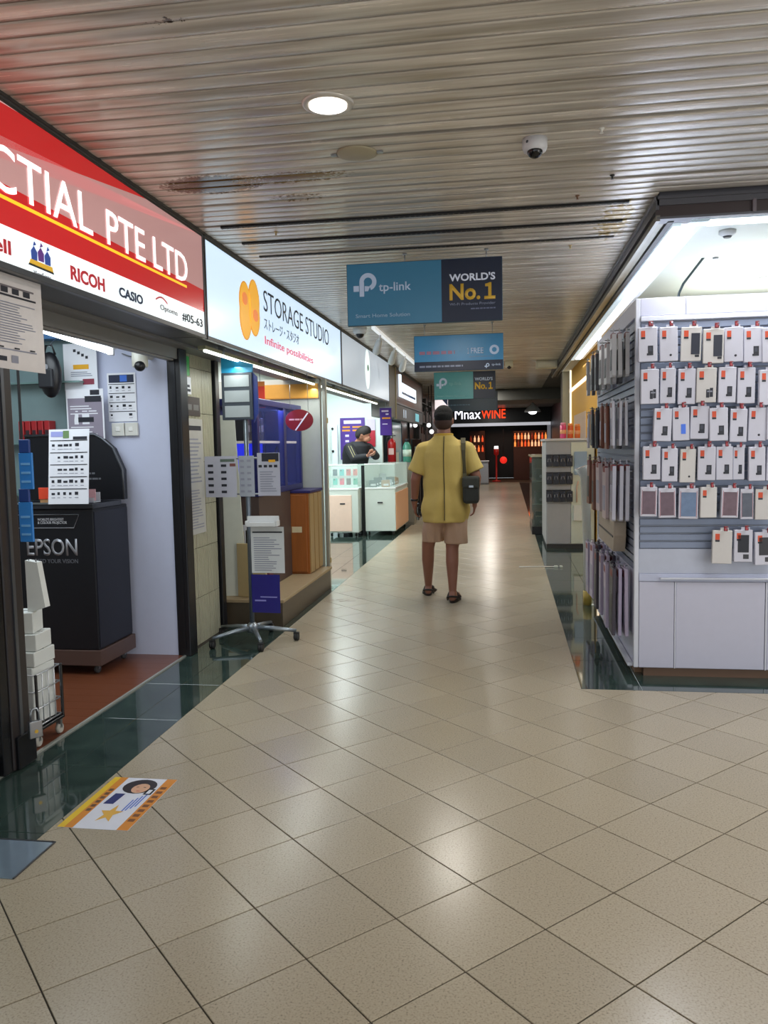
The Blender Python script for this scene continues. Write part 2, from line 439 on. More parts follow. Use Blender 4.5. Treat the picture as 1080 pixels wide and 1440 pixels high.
# ================================================================ ROOM SHELL
WL = M('c3c9e0', .55, var=.03); INTW = M('c8ccc6', .6, var=.03)
def wall(name, boxes, m, bev=0): return struct(part(name, None, boxes, m, bev))
wall('wall_left', [(-4.6, -4.5, -3, 5.0, 0, 2.6), (-3.7, -3.6, 5.1, 16.9, 0, 2.7)], INTW)
wall('wall_shop_side', [(-4.5, -2.13, 4.98, 5.05, 0, 2.6)], WL)
wall('wall_shop_near', [(-4.5, -2.2, -3.0, -2.93, 0, 2.6)], INTW)
wall('wall_far_partition', [(-3.6, -2.12, 13.6, 13.7, 0, 2.6)], M('d3e0de', .6, var=.02))
wall('ceiling_shops', [(-4.5, -1.9, -3, 16.9, 2.5, 2.55)], M('c9cbc6', .6))
wall('wall_right', [(1.12, 1.2, 8.2, 14.9, 0, 2.9)], YEL)
wall('wall_right_back', [(4.4, 4.5, -3, 9, 0, 2.9), (1.2, 4.4, 8.9, 9.0, 0, 2.9)], M('c9cac8', .6))
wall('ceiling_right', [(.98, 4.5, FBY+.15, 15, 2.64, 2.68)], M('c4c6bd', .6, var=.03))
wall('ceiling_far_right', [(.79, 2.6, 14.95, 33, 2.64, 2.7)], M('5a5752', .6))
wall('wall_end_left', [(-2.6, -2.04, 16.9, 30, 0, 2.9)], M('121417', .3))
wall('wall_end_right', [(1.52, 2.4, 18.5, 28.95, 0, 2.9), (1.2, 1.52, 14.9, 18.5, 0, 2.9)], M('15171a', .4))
# ================================================================ SIGN BOXES (left)
ALU = M('5b5d60', .35, .6)
def signbox(y0, y1, label, face, z0=SZ0, z1=SZ1, name='light_box_sign'):
    t = thing(name, label, 'sign', (SX, y0, z0), HALF)   # local x runs down the corridor, local -y faces it
    L, H = y1-y0, z1-z0
    part('casing', t, [(0.0, L, .02, .24, .004, H-.002)], M('56585a', .5))
    part('frame', t, [(0, L, -.008, .02, -.012, .012), (0, L, -.008, .02, H-.014, H), (0, .014, -.008, .02, 0, H), (L-.014, L, -.008, .02, 0, H)], ALU, .002)
    part('face_panel', t, [(.014, L-.014, 0, .016, .012, H-.014)], face)
    return t, L, H
EMI = .75
s1, L1, H1 = signbox(.6, 4.61, 'long red and white light box shop sign reading CTIAL PTE LTD', M('e8f2f5', .25, emit=.6, var=0))
R1 = M('cf2a2c', .22, emit=.33, var=0); P1 = M('c89a98', .22, emit=.36, var=0); P2 = M('d8a8a6', .22, emit=.4, var=0)
def c1(px, py): p = AX(px, py, SX); return (p.y-.6, p.z-SZ0)
X_R = L1-.016
def zb(z): return z
b = B()
topz = H1-.016
xa = c1(0, 162); xb = c1(57, 178); xc = c1(0, 203); xd = c1(208, 281)
sl = (xd[1]-xc[1])/(xd[0]-xc[0])
xt = xd[0] + (topz-xd[1])/sl
z_l = xc[1]-sl*(xc[0]-.014)
lo1 = c1(36, 278)[1]; zred = c1(0, 314)[1]
slr = (xb[1]-xa[1])/(xb[0]-xa[0]); xr_t = xa[0]+(topz-xa[1])/slr
def ply(pts, m, y): b.prism(pts, y, y+.0015, m)
ply([(.014, zred), (X_R, zred), (X_R, lo1-.01), (.014, lo1+.03)], R1, -.0018)
ply([(.014, lo1+.03), (X_R, lo1-.01), (X_R, topz), (xt, topz), (.014, z_l)], P1, -.0018)
ply([(.014, z_l), (xt, topz), (xr_t, topz), (.014, topz-.12)], R1, -.0018)
ply([(.014, topz-.12), (xr_t, topz), (.014, topz)], P2, -.0018)
yz = c1(0, 275)[1]
ply([(.3, yz-.007), (c1(262, 404)[0], yz-.007), (c1(262, 404)[0], yz+.006), (.3, yz+.006)], M('f2c62e', .3, emit=.6, var=0), -.0036)
b.build('printed_bands', s1)
TW = M('f4f4f4', .3, emit=.95, var=0)
cz0, cz1 = c1(62, 305)[1], c1(0, 200)[1]
tz0 = c1(250, 394)[1]+.005; tz1 = c1(26, 218)[1]
text('CTIAL', c1(-22, 200)[0], c1(128, 300)[0], tz0, tz1, TW, s1, -.0042, bold=.0, label='white lettering CTIAL')
text('PTE LTD', c1(148, 300)[0], c1(262, 370)[0], tz0, tz1-.012, TW, s1, -.0042, label='white lettering PTE LTD')
def c1t(s, px0, px1, py, h, m, bold=0, nm='logo_lettering'):
    a, c = c1(px0, py), c1(px1, py)
    zc = zmid
    return text(s, a[0], c[0], zc-h/2, zc+h/2, m, s1, -.002, nm, bold)
zmid = c1(122, 392)[1]
RT = M('b62a35', .3, emit=.35, var=0); DT = M('33405c', .3, emit=.12, var=0); BT = M('2a2a30', .3, emit=.1, var=0)
c1t('Dell', -32, 14, 345, .05, RT, .02)
c1t('RICOH', 99, 146, 392, .058, RT, .03); c1t('CASIO', 167, 200, 416, .045, DT, .03)
c1t('Optoma', 225, 249, 436, .036, BT); c1t('#05-63', 256, 284, 448, .05, BT, .01)
b = B()   # small swoosh over the fourth logo
pp = [(c1(219, 428)[0]+.14*t, zmid+.03+.02*math.sin(math.pi*t), ) for t in [i/8 for i in range(9)]]
for (xa_, za_), (xb_, zb_) in zip(pp, pp[1:]): b.prism([(xa_, za_), (xb_, zb_), (xb_, zb_+.008), (xa_, za_+.008)], -.003, -.0015, RT)
b.build('swoosh', s1)
b = B()   # three little birds on a rainbow bar, the emblem
bx, bz = c1(57, 362); BL = M('3b3f96', .3, emit=.2, var=0)
for i, (dx, dz, cc) in enumerate([(-.045, 0, '3a56a8'), (0, .004, '6a3f8f'), (.045, 0, '3a56a8')]):
    mm = M(cc, .3, emit=.2, var=0)
    b.prism([(bx+dx-.018, bz-.02+dz), (bx+dx+.018, bz-.02+dz), (bx+dx+.02, bz+.012+dz), (bx+dx, bz+.032+dz), (bx+dx-.02, bz+.012+dz)], -.003, -.0015, mm)
    b.prism([(bx+dx-.004, bz+.032+dz), (bx+dx+.016, bz+.04+dz), (bx+dx+.004, bz+.05+dz)], -.003, -.0015, mm)
b.prism([(bx-.08, bz-.038), (bx+.08, bz-.042), (bx+.075, bz-.022), (bx-.07, bz-.02)], -.003, -.0015, M('e2b43a', .3, emit=.3, var=0))
b.prism([(bx-.085, bz-.044), (bx+.085, bz-.048), (bx+.08, bz-.04), (bx-.08, bz-.036)], -.003, -.0015, BT)
b.build('bird_emblem', s1)
text('ViewSonic', bx-.055, bx+.06, bz-.075, bz-.058, M('6a6a72', .3, emit=.2, var=0), s1, -.002, 'logo_lettering')
# ---- sign 2
s2, L2, H2 = signbox(4.625, 8.56, 'bright white light box sign reading STORAGE STUDIO with orange bean emblem', M('cfe6fb', .25, emit=.68, var=0))
def c2(px, py): p = AX(px, py, SX); return (p.y-4.625, p.z-SZ0)
b = B(); OY = M('efae35', .3, emit=.55, var=0); OO = M('ef8a45', .3, emit=.5, var=0); OE = M('d99a2a', .3, emit=.4, var=0)
a0 = c2(335, 430); a1 = c2(350, 430); a2 = c2(365, 430); za, zz = c2(349, 476)[1], c2(349, 390)[1]
def ov(cx, cz, rx, rz, m, y, tilt=0, n=24, mid=1):
    pts = []
    for k in range(n):
        a = 2*math.pi*k/n; x, z = rx*math.cos(a), rz*math.sin(a)
        x *= 1-.14*math.exp(-(z/rz*4)**2)
        pts.append((cx+x*math.cos(tilt)-z*math.sin(tilt), cz+x*math.sin(tilt)+z*math.cos(tilt)))
    b.prism(pts, y, y+.0015, m)
w_ = a2[0]-a0[0]; hz = (zz-za)
cx1, cx2 = a0[0]+w_*.30, a0[0]+w_*.72
for cx, dz in ((cx1, -.03), (cx2, .02)):
    ov(cx, (za+zz)/2+dz, w_*.29, hz*.47, OE, -.002); ov(cx, (za+zz)/2+dz, w_*.26, hz*.45, OY, -.0036)
ov(cx1-.01, (za+zz)/2+.05, w_*.12, hz*.10, OO, -.0052); ov(cx2+.02, (za+zz)/2-.03, w_*.13, hz*.10, OO, -.0052)
b.build('bean_emblem', s2)
T2 = M('3a3f4c', .3, emit=.1, var=0)
z1a, z1b = c2(371, 437)[1], c2(370, 407)[1]
text('STORAGE STUDIO', c2(370, 420)[0], c2(462, 480)[0], z1a, z1b, T2, s2, bold=-.005)
z2a, z2b = c2(371, 462)[1], c2(371, 446)[1]
text('ストレージ・スタジオ', c2(371, 455)[0], c2(420, 478)[0], z2a, z2b, T2, s2)
z3a, z3b = c2(372, 487)[1], c2(372, 472)[1]
text('Infinite possibilities', c2(372, 475)[0], c2(440, 505)[0], z3a, z3b, M('e06a7a', .3, emit=.45, var=0), s2, bold=.01)
# ---- sign 3
s3, L3, H3 = signbox(8.575, 12.1, 'plain pale light box sign with tall white oval emblem, third along the left', M('b9c6d4', .3, emit=.5, var=0))
b = B(); p = AX(517, 531, SX); cx, cz = p.y-8.575, H3/2+.02
n = 28; b.prism([(cx+.17*math.cos(2*math.pi*k/n), cz+.25*math.sin(2*math.pi*k/n)) for k in range(n)], -.002, 0, M('dff2ee', .3, emit=.8, var=0))
b.prism([(cx+.03+.05*math.cos(2*math.pi*k/n), cz+.02+.04*math.sin(2*math.pi*k/n)) for k in range(n)], -.004, -.002, M('2f6b4a', .3, emit=.15, var=0))
b.build('oval_emblem', s3)
# ---- brown sign
s4, L4, H4 = signbox(12.85, 16.85, 'brown wooden shop sign with small white and blue lit plate', M('5f3423', .4, var=.15), 2.06, 2.6)
def c4(px, py): p = AX(px, py, SX); return (p.y-12.85, p.z-2.06)
a0, a1 = c4(561, 545), c4(583, 560)
part('lit_plate', s4, [(a0[0]-.05, a1[0], -.03, -.002, .12, .36)], M('dff1fb', .3, emit=1.0, var=0))
part('blue_band', s4, [(a0[0]+.15, a1[0]-.15, -.034, -.03, .17, .21)], M('1f4c86', .4), label='dark blue band across the plate')
part('white_upright', s4, [(a0[0]-.05, a0[0]+.1, -.032, -.002, .36, .48)], M('dff1fb', .3, emit=1.0, var=0))
t = thing('fascia_board', 'grey fascia board below the brown sign carrying the number 11', 'sign', (SX, 12.85, 1.80), HALF)
part('board', t, [(0, 4.0, 0, .08, 0, .24)], M('6d7076', .5), .003); text('11', .9, 1.25, .05, .19, M('cfe2f5', .4, emit=.4, var=0), t, bold=.03)
part('lit_sticker', t, [(2.7, 3.3, -.004, 0, .04, .19)], M('7fd0e0', .4, emit=.5, var=0), label='pale cyan lit sticker')
# pillar between sign 3 and brown sign
struct(part('pillar', None, [(-2.05, SX-.005, 12.12, 12.82, 1.82, CZ)], M('7a7a78', .55), .005))
struct(part('trim_2', None, [(SX-.03, SX+.01, 12.80, 12.845, 1.8, CZ)], M('a59d7e', .5), .003))
# ---- soffits & strip light under sign 2/3
struct(part('trim_3', None, [(-2.15, SX-.245, .6, 12.1, 2.02, 2.06), (-2.17, -2.10, .6, 5.05, 1.95, 2.35)], M('7b7b79', .5)))
t = thing('strip_light', 'long thin white strip light under the bright white sign', 'light', (SX-.07, 4.78, 1.965), HALF)
part('rail', t, [(0, 6.7, 0, .05, .018, .04)], M('87896f', .4, .4)); part('tube', t, [(0, 2.0, -.004, .016, 0, .016), (2.04, 4.2, -.004, .016, 0, .016), (4.24, 6.6, -.004, .016, 0, .016)], M('f7fff4', .3, emit=2.2, var=0), .003)
b = B()
for i in range(8): b.box(.3+i*.86, .33+i*.86, -.006, .03, .016, .066, STEEL)
b.build('clip', t)

# ================================================================ SHOP 1
wf = struct(part('floor_shop', None, [(-4.5, -2.135, -3, 4.98, -.003, .002)], M('4a2a18', .6)))
wm = M('70402a', .28, var=.22, scale=5, stretch=(2, 20, 1))
for i in range(24):
    y = 2.3+i*.112
    for x0, x1 in (((-4.4, -3.2), (-3.199, -2.137)) if i % 2 else ((-4.4, -2.75), (-2.749, -2.137))):
        part('floor_plank', wf, [(x0, x1, y, y+.1105, .002, .006)], wm)
struct(part('trim_4', None, [(-2.135, -2.121, -3, 5.0, -.002, .008)], M('b9bcb6', .35, .5)))
# black post at the far end of the opening
t = thing('shutter_post', 'tall black shutter post between the white shop wall and the ribbed tile pillar', 'post', (-2.13, 5.02, 0))
part('channel', t, [(-.045, .045, -.05, .07, 0, 2.02)], BLACK, .006); part('rail_groove', t, [(-.012, .012, -.056, -.05, .05, 1.98)], M('2e2f33', .3, .6))
# near frame with padlock
t = thing('shutter_post', 'near black shutter post at left edge of the photo with padlock at its foot', 'post', (-2.13, 3.12, 0))
part('channel', t, [(-.035, .035, -.07, .06, 0.008, 1.98)], M('2b2627', .35), .006)
part('inner_channel', t, [(-.03, .03, -.13, -.075, 0.008, 1.98)], M('17181c', .25, .4), .004)
part('edge_strip', t, [(.036, .042, -.02, .0, 0.01, 1.98)], M('6b7078', .3, .8), label='thin steel edge strip')
part('foot_bracket', t, [(-.04, .05, -.055, .075, .008, .15)], M('191a1e', .4, .5), .004)
t = thing('padlock', 'steel padlock hanging on the foot of the near black post', 'padlock', (-2.04, 3.13, .13), 0.9)
part('lock_body', t, [(-.028, .028, -.012, .012, 0, .075)], M('8d8f92', .3, .8), .004)
b = B(); b.tube([(-.017, 0, .07), (-.017, 0, .11), (-.009, 0, .128), (.009, 0, .128), (.017, 0, .11), (.017, 0, .07)], .0045, STEEL); b.build('shackle', t)
b = B(); b.lathe([(.008, -.0135), (.008, -.012)], M('c8a64a', .3, .9), (0, 0, .03), 12, 'Y'); b.build('keyway', t)
t = thing('glass_display_front', 'glass shop window panel left of the near black post', 'window', (-2.14, 1.0, 0), HALF)
part('glass', t, [(0, 2.0, 0, .008, .08, 2.0)], GLASSY); part('frame', t, [(0, 2.0, -.015, .02, .0, .08), (0, 2.0, -.015, .02, 1.96, 2.02), (0, .04, -.015, .02, .08, 1.96)], BLACK, .003)
# sheets -------------------------------------------------------
def sheet(name, label, cat, loc, rotz, w, h, blocks, curl=.01, mat=PAPER, group=None, seed=1, hang=True, backm=None, origin_top=False, tilt=0, parent=None):
    """thin curved sheet, print on its -y face; blocks are (u0,v0,u1,v1,material)"""
    rnd = random.Random(seed); ph = rnd.uniform(0, 3)
    def f(u, v): return curl*math.sin(u*3.1+ph)*(.5+.5*(1-v)) + tilt*(v)
    b = B(); nu, nv = 6, 6
    for off, flip in ((0, 0), (.0012, 1)):
        g = [[b.bm.verts.new(((i/nu-.5)*w, f(i/nu, k/nv)+off, (k/nv)*h)) for i in range(nu+1)] for k in range(nv+1)]
        fs = [b.bm.faces.new((g[k][i], g[k][i+1], g[k+1][i+1], g[k+1][i])) for k in range(nv) for i in range(nu)]
        b._mark(fs, mat, True)
        if off: 
            for q in fs: q.normal_flip()
    root = b.build(name, parent, loc, rotz, recalc=False)
    if parent is None: tag(root, label, cat, group)
    if blocks:
        p = B()
        for n_, (u0, v0, u1, v1, m) in enumerate(blocks):
            k = max(1, int(abs(u1-u0)*5)); yy = -.0012-.0003*(n_ % 3)
            for i in range(k):
                a, c = u0+(u1-u0)*i/k, u0+(u1-u0)*(i+1)/k
                p.poly([((a-.5)*w, f(a, v0)+yy, v0*h), ((c-.5)*w, f(c, v0)+yy, v0*h), ((c-.5)*w, f(c, v1)+yy, v1*h), ((a-.5)*w, f(a, v1)+yy, v1*h)], m)
        p.build('print', root, recalc=False)
    return root
def catalogue(seed, rows=5, cols=5, v0=.04, v1=.82, head=INK, body=INK, lines=True):
    r = random.Random(seed); out = []
    dv = (v1-v0)/rows
    for k in range(rows):
        b0 = v0+k*dv
        if lines: out.append((.04, b0+dv*.9, .96, b0+dv*.97, head))
        for c in range(cols):
            if r.random() < .2: continue
            x = .08+c*.86/cols; ww = r.uniform(.06, .12); hh = dv*r.uniform(.15, .3)
            out.append((x, b0+dv*.45, x+ww, b0+dv*.45+hh, body))
            out.append((x, b0+dv*.2, x+ww*1.1, b0+dv*.25, GINK))
    return out
def lines(v0, v1, n, u0=.08, u1=.9, m=GINK, seed=0):
    r = random.Random(seed); return [(u0, v0+(v1-v0)*k/n, u0+(u1-u0)*r.uniform(.5, 1), v0+(v1-v0)*(k+.4)/n, m) for k in range(n)]
def at_sheet(px0, py0, px1, py1, plane, v):
    """real rectangle between two sight lines on a known plane"""
    f = {'x': AX, 'y': AY}[plane]; a = f(px0, py0, v); b = f(px1, py1, v)
    return a, b
# hung price list near the left edge
p1 = AX(60, 470, -1.80); p0 = AX(0, 524, -1.80); 
blk = [(.05, .86, .9, .88, M('6b6468', .6))]+[(.38+i*.13, .80, .46+i*.13, .86, INK) for i in range(4)]+[(.36, .765, .92, .785, INK)]
blk += lines(.3, .74, 14, .06, .33, GINK, 3)+lines(.28, .72, 16, .42, .92, GINK, 4)+[(.08, .2, .9, .215, GINK)]+[(.1+i*.18, .22, .16+i*.18, .235, INK) for i in range(5)]
blk += [(.45, .08, .55, .13, INK), (.60, .07, .68, .15, GINK), (.0, .46, .3, .465, INK), (.0, .27, .3, .275, INK)]
W_ = .50
sheet('price_list', 'large laminated price list hanging under the red sign at left edge', 'poster', (-1.80, p1.y-W_/2, p0.z+.02), HALF, W_, SZ0-p0.z-.03, blk, .012, M('cfc9c6', .25, var=.08))
# posters on the side wall of shop 1 (wall plane y=4.98)
WY = 4.972
def wallsheet(px0, py0, px1, py1, y, blocks, name, label, cat='poster', **k):
    a, c = AY(px0, py0, y), AY(px1, py1, y)
    return sheet(name, label, cat, ((a.x+c.x)/2, y, c.z), 0, abs(c.x-a.x), abs(a.z-c.z), blocks, **k)
wallsheet(150, 525, 193, 592, WY, [(.06, .80, .94, .96, M('1e2740', .6)), (.45, .82, .7, .95, BLUEP)]+catalogue(4, 4, 4, .03, .78), 'poster', 'white product poster with dark header on the white shop wall', curl=.002)
wallsheet(88, 484, 138, 548, 4.93, [(.3+i*.12, .72-.05*i+.1, .38+i*.12, .8-.05*i+.08, INK) for i in range(4)]+[(.28, .45, .75, .55, YEL)]+lines(.3, .42, 3, .2, .9, GINK)+[(.55, .12, .9, .24, M('8a3a4a', .6))], 'poster', 'white poster with yellow band and small red price in the first shop', curl=.004)
wallsheet(92, 548, 148, 617, 4.88, [(.04, .0, .96, .82, M('8f8796', .6)), (.5, .74, .94, .86, INK), (.65, .88, .9, .98, INK), (.08, .3, .6, .5, PAPER), (.3, .34, .72, .44, INK)]+lines(.5, .7, 4, .1, .9, PAPER)+lines(.04, .28, 5, .1, .9, PAPER), 'poster', 'grey-mauve printed poster below the yellow banded poster', curl=.004)
a = AY(62, 604, 4.43); c = AY(124, 695, 4.43)
sheet('price_list', 'white catalogue sheet with rows of small pictures standing on the black podium', 'poster', ((a.x+c.x)/2, 4.43, 1.058), 0, c.x-a.x, a.z-1.058,
      [(.05, .9, .35, .97, M('9aa0d8', .6)), (.35, .88, .5, .98, M('6c8a5a', .6)), (.6, .86, .95, .9, INK)]+catalogue(9, 5, 6, .05, .86), .004, tilt=.05)
# switch plates under the poster
a = AY(158, 594, WY); t = thing('wall_switch', 'pair of white switch plates under the poster on the white wall', 'switch', (a.x+.09, WY+.004, a.z-.09))
part('plate', t, [(-.09, -.003, -.02, 0, 0, .085), (.003, .09, -.02, 0, 0, .085)], M('d6d6cf', .4), .004); part('rocker', t, [(-.06, -.03, -.025, -.019, .03, .06), (.03, .06, -.025, -.019, .03, .06)], M('e6e6e2', .35), .002)
# wall cctv camera
a = AY(197, 512, 4.8)
t = thing('security_camera', 'white cylindrical security camera with black lens on the white shop wall', 'camera', (a.x, 4.80, a.z))
b = B(); b.lathe([(.045, -.02), (.05, -.01), (.05, .075), (.04, .085)], M('d8d8cc', .35), (0, 0, 0), 20); b.build('camera_body', t)
b = B(); b.ell((.012, -.03, -.015), (.034, .034, .034), BLACK); b.build('lens_dome', t)
b = B(); b.tube([(0, .03, .05), (0, .10, .06), (0, .165, .06)], .02, M('d8d8cc', .35)); b.build('bracket', t)
b = B(); b.tube([(-.03, .03, .06), (-.07, .1, .05), (-.14, .15, .07), (-.2, .165, .09)], .004, GREY, 6); b.build('cable', t)
# fluorescent tube in shop 1
t = thing('tube_light', 'glowing fluorescent tube light at top of the first shop opening', 'light', (-2.22, 3.15, 2.0), math.radians(7.5))
part('housing', t, [(-.03, .03, 0, 1.62, .0, .03)], M('cfd5d8', .4), .004)
b = B(); b.tube([(0, .02, -.02), (0, 1.58, -.02)], .016, M('f3fbff', .3, emit=5, var=0), 12); b.build('tube', t)
part('end_cap', t, [(-.02, .02, 0, .025, -.04, .0), (-.02, .02, 1.575, 1.6, -.04, 0)], WHITE, .003)
struct(part('trim_5', None, [(-2.165, -2.12, 1.0, 4.96, 1.94, 2.06)], M('8b8a86', .5), .004))
# black podium
PXc = AZ(128, 938, .06); px_r = PXc.x; py_f = PXc.y
t = thing('display_podium', 'black brand display podium on brown wheeled base in the first shop', 'podium', (px_r-.27, py_f, 0.006))
BP = M('0c0e16', .45); BROWN = M('54403a', .4)
part('base', t, [(-.36, .34, 0, .46, .06, .155)], BROWN, .004)
part('body', t, [(-.34, .325, .012, .45, .155, 1.02)], BP, .006)
part('side_panel', t, [(.325, .33, .02, .44, .17, 1.0)], M('151826', .45), label='slightly lighter side panel')
part('worktop', t, [(-.35, .335, 0.0, .36, 1.02, 1.05)], M('2b2d33', .2), .004)
b = B(); ph = 1.47; pr = [(-.34, 1.05), (.33, 1.05), (.33, 1.24), (.27, 1.38), (.20, ph-.03), (.15, ph), (-.34, ph)]
b.prism(pr, .40, .455, BP); b.build('back_panel', t)
b = B(); b.tube([(.333, .398, 1.05), (.333, .398, 1.24), (.272, .398, 1.385), (.2, .398, 1.445), (.15, .398, 1.472), (-.34, .398, 1.472)], .009, M('575a60', .3, .6), 8); b.build('edge_trim', t)
part('shelf_lip', t, [(-.34, .31, -.008, .0, 1.05, 1.06)], STEEL)
for x, y in ((-.3, .06), (.28, .06), (-.3, .40), (.28, .40)):
    b = B(); b.lathe([(.024, -.011), (.028, -.006), (.028, .006), (.024, .011)], M('3a3a3c', .5), (x, y, .028), 16, 'X'); b.box(x-.014, x+.014, y-.01, y+.01, .028, .062, STEEL)
    b.build('caster', t)
GT_ = M('9a9ca2', .35, .3)
ex0 = AY(36, 760, py_f).x-px_r+.27; ex1 = AY(107, 760, py_f).x-px_r+.27
text('EPSON', ex0, ex1, .735, .84, GT_, t, -.001+.011, bold=.015); text('EXCEED YOUR VISION', ex0+.005, ex1, .69, .715, M('6a6c73', .4), t, .010)
text("WORLD'S BRIGHTEST\n& COLOUR PROJECTOR", ex0+.08, ex1-.06, .925, .965, M('c5c7cc', .4), t, .010)
b = B()
fr = [(-.34, .905), (.20, .905), (.235, .985), (-.34, .985)]
b.tube([(x, .009, z) for x, z in fr], .003, GT_, 6, closed=True); b.build('slogan_outline', t)
for i_ in range(3): dashes(-.02, .1+.04*i_, 1.25-.035*i_, 1.262-.035*i_, M('6a6c73', .4), t, .3975, i_)
tp = t
# leaflet holder and red cup on podium
t = thing('leaflet_holder', 'low clear holder with white and blue leaflets on the black podium', 'holder', (px_r-.06, py_f+.09, 1.059))
part('tray', t, [(-.10, .1, -.03, .05, 0, .008), (-.1, .1, .046, .05, .008, .06), (-.1, .1, -.03, -.026, .008, .03)], PLASTIC_CLEAR, .001)
part('leaflet', t, [(-.09, -.02, -.01, -.006, .01, .09, PAPER), (-.01, .04, .0, .004, .01, .09, PAPER), (.045, .09, .01, .014, .01, .08, M('d9a8b0', .6)), (-.08, -.05, -.012, -.0105, .02, .05, BLUEP)])
t = thing('card_box', 'small orange red box of name cards on the podium beside the catalogue sheet', 'box', (AY(70, 690, py_f+.04).x, py_f+.04, 1.056), .1)
part('box', t, [(-.05, .05, -.03, .03, 0, .05)], M('b98a5a', .6), .003); part('red_label', t, [(-.055, .045, -.034, -.03, .03, .10)], M('df4a2c', .5), .002, 'round orange red label')
# glass wall shelf behind the podium with goods
zsh = AY(48, 622, 4.86).z
t = thing('glass_shelf_unit', 'glass wall shelf unit behind the podium in the first shop', 'shelf', (-3.15, 4.875, 0))
for i, z in enumerate((zsh-.35, zsh-.012, zsh+.38)): part('glass_shelf', t, [(-.8, .42, 0, .09, z, z+.012)], M('7f9f9c', .1, alpha=.75))
for x in (-.8, -.2, .41): part('upright', t, [(x, x+.012, .08, .09, .8, 2.2)], STEEL)
part('back_panel', t, [(-.8, .42, .09, .095, .8, 2.2)], M('7d9496', .4)); part('top_board', t, [(-.8, .42, 0, .09, 2.10, 2.16)], M('4f7fb5', .4))
a = AY(75, 560, 4.80); a1_ = AY(75, 495, 4.80)
t = thing('camera_bag', 'black bag hanging beside the posters at the back of the first shop', 'bag', (a.x, 4.78, a.z))
hb = a1_.z-a.z
b = B(); b.ell((0, 0, hb/2), (.075, .05, hb/2), BLACK); b.box(-.05, .05, -.065, -.04, .06, .18, M('1d1f24', .5), .01); b.build('bag_body', t)
b = B(); b.tube([(-.04, 0, hb-.02), (-.02, 0, hb+.04), (.02, 0, hb+.04), (.04, 0, hb-.02)], .008, BLACK); b.build('handle', t)
b = B(); b.lathe([(.02, -.062), (.02, -.045)], GREY, (0, 0, hb*.65), 12, 'Y'); b.build('badge', t); b = B(); b.tube([(0, 0, hb+.03), (0, .03, hb+.06), (0, .11, max(hb+.07, 2.11-a.z))], .004, STEEL, 6); b.build('hook', t)
proto = None
xs_r = [AY(30+i*9, 610, 4.88).x for i in range(5)]
for i in range(5):
    x = xs_r[i]
    if proto is None:
        proto = thing('red_package', 'r', 'package', (x, 4.92, zsh), 0, 'red packages on the glass shelf')
        part('box', proto, [(-.018, .018, -.04, .04, 0, .14)], M('a5262b', .4), .003); part('label_print', proto, [(-.012, .012, -.042, -.04, .03, .08)], M('33262c', .5))
        o = proto
    else: o = dup(proto, (x, 4.92, zsh))
    o['label'] = ['first', 'second', 'third', 'fourth', 'rightmost'][i]+' of five red upright packages on the glass shelf, counted from the left'
for k, (ya, yb, lab) in enumerate(((637, 688, 'upper blue plastic tag pack hanging behind the near black post'), (706, 762, 'lower blue plastic tag pack hanging behind the near black post'))):
    a, c = AY(28, ya, 3.35), AY(45, yb, 3.35)
    t = thing('tag_pack', lab, 'package', (a.x+.025, 3.35, c.z), 0)
    part('pack', t, [(-.03, .035, -.006, .006, 0, a.z-c.z)], M('2f86d8', .35, var=.1), .002)
    part('header', t, [(-.025, .025, -.007, .007, a.z-c.z, a.z-c.z+.06)], M('1d3f86', .4), .002)
    part('print', t, [(-.02, .025, -.0075, -.006, .03+.04*i, .04+.04*i) for i in range(3)], M('79b8ee', .4))
t = thing('display_strip', 'thin dark display strip holding the two blue tag packs', 'stand', (-2.185, 3.37, 0.006))
part('strip', t, [(-.006, .006, 0, .004, .98, 1.935)], DKGREY)
part('hook', t, [(-.01, .07, -.002, .006, 1.935, 1.945)], STEEL)
t = thing('white_bag', 'white paper bag hanging low behind the near black post', 'bag', (-2.185, 3.40, .62))
b = B(); b.prism([(-.03, 0), (.06, .03), (.03, .24), (-.03, .25)], -.01, .03, M('d9dcd8', .6)); b.build('bag_body', t)
part('bag_handle', t, [(-.02, -.015, 0, .004, .24, .255), (.015, .02, 0, .004, .24, .255)], GREY)
# basket trolley with white boxes
t = thing('wire_trolley', 'small wire basket trolley on casters behind the near black post', 'trolley', (-2.24, 3.42, .006))
b = B()
for z in (.10, .18, .26, .34):
    b.tube([(-.09, -.1, z), (.09, -.1, z), (.09, .1, z), (-.09, .1, z)], .004, M('c9ccd0', .3, .7), 6, closed=True)
for i in range(5):
    for x, y in ((-.09+i*.045, -.1), (-.09+i*.045, .1), (.09, -.1+i*.05), (-.09, -.1+i*.05)): b.tube([(x, y, .10), (x, y, .34)], .003, M('c9ccd0', .3, .7), 6)
b.build('wire_basket', t)
part('floor_board', t, [(-.088, .088, -.098, .098, .095, .102)], BLACK)
part('frame', t, [(sx*.094-.006, sx*.094+.006, sy*.104-.006, sy*.104+.006, .08, .345) for sx in (-1, 1) for sy in (-1, 1)]+[(-.1, .1, -.11, .11, .075, .09)], BLACK, .003)
for x, y in ((.08, -.09), (.08, .09), (-.08, -.09), (-.08, .09)):
    b = B(); b.lathe([(.022, -.01), (.027, 0), (.022, .01)], M('a9a59c', .5), (x, y, .027), 14, 'X'); b.box(x-.012, x+.012, y-.008, y+.008, .03, .09, STEEL); b.build('caster', t)
z = .11; BN = ['bottom', 'second', 'third', 'top']
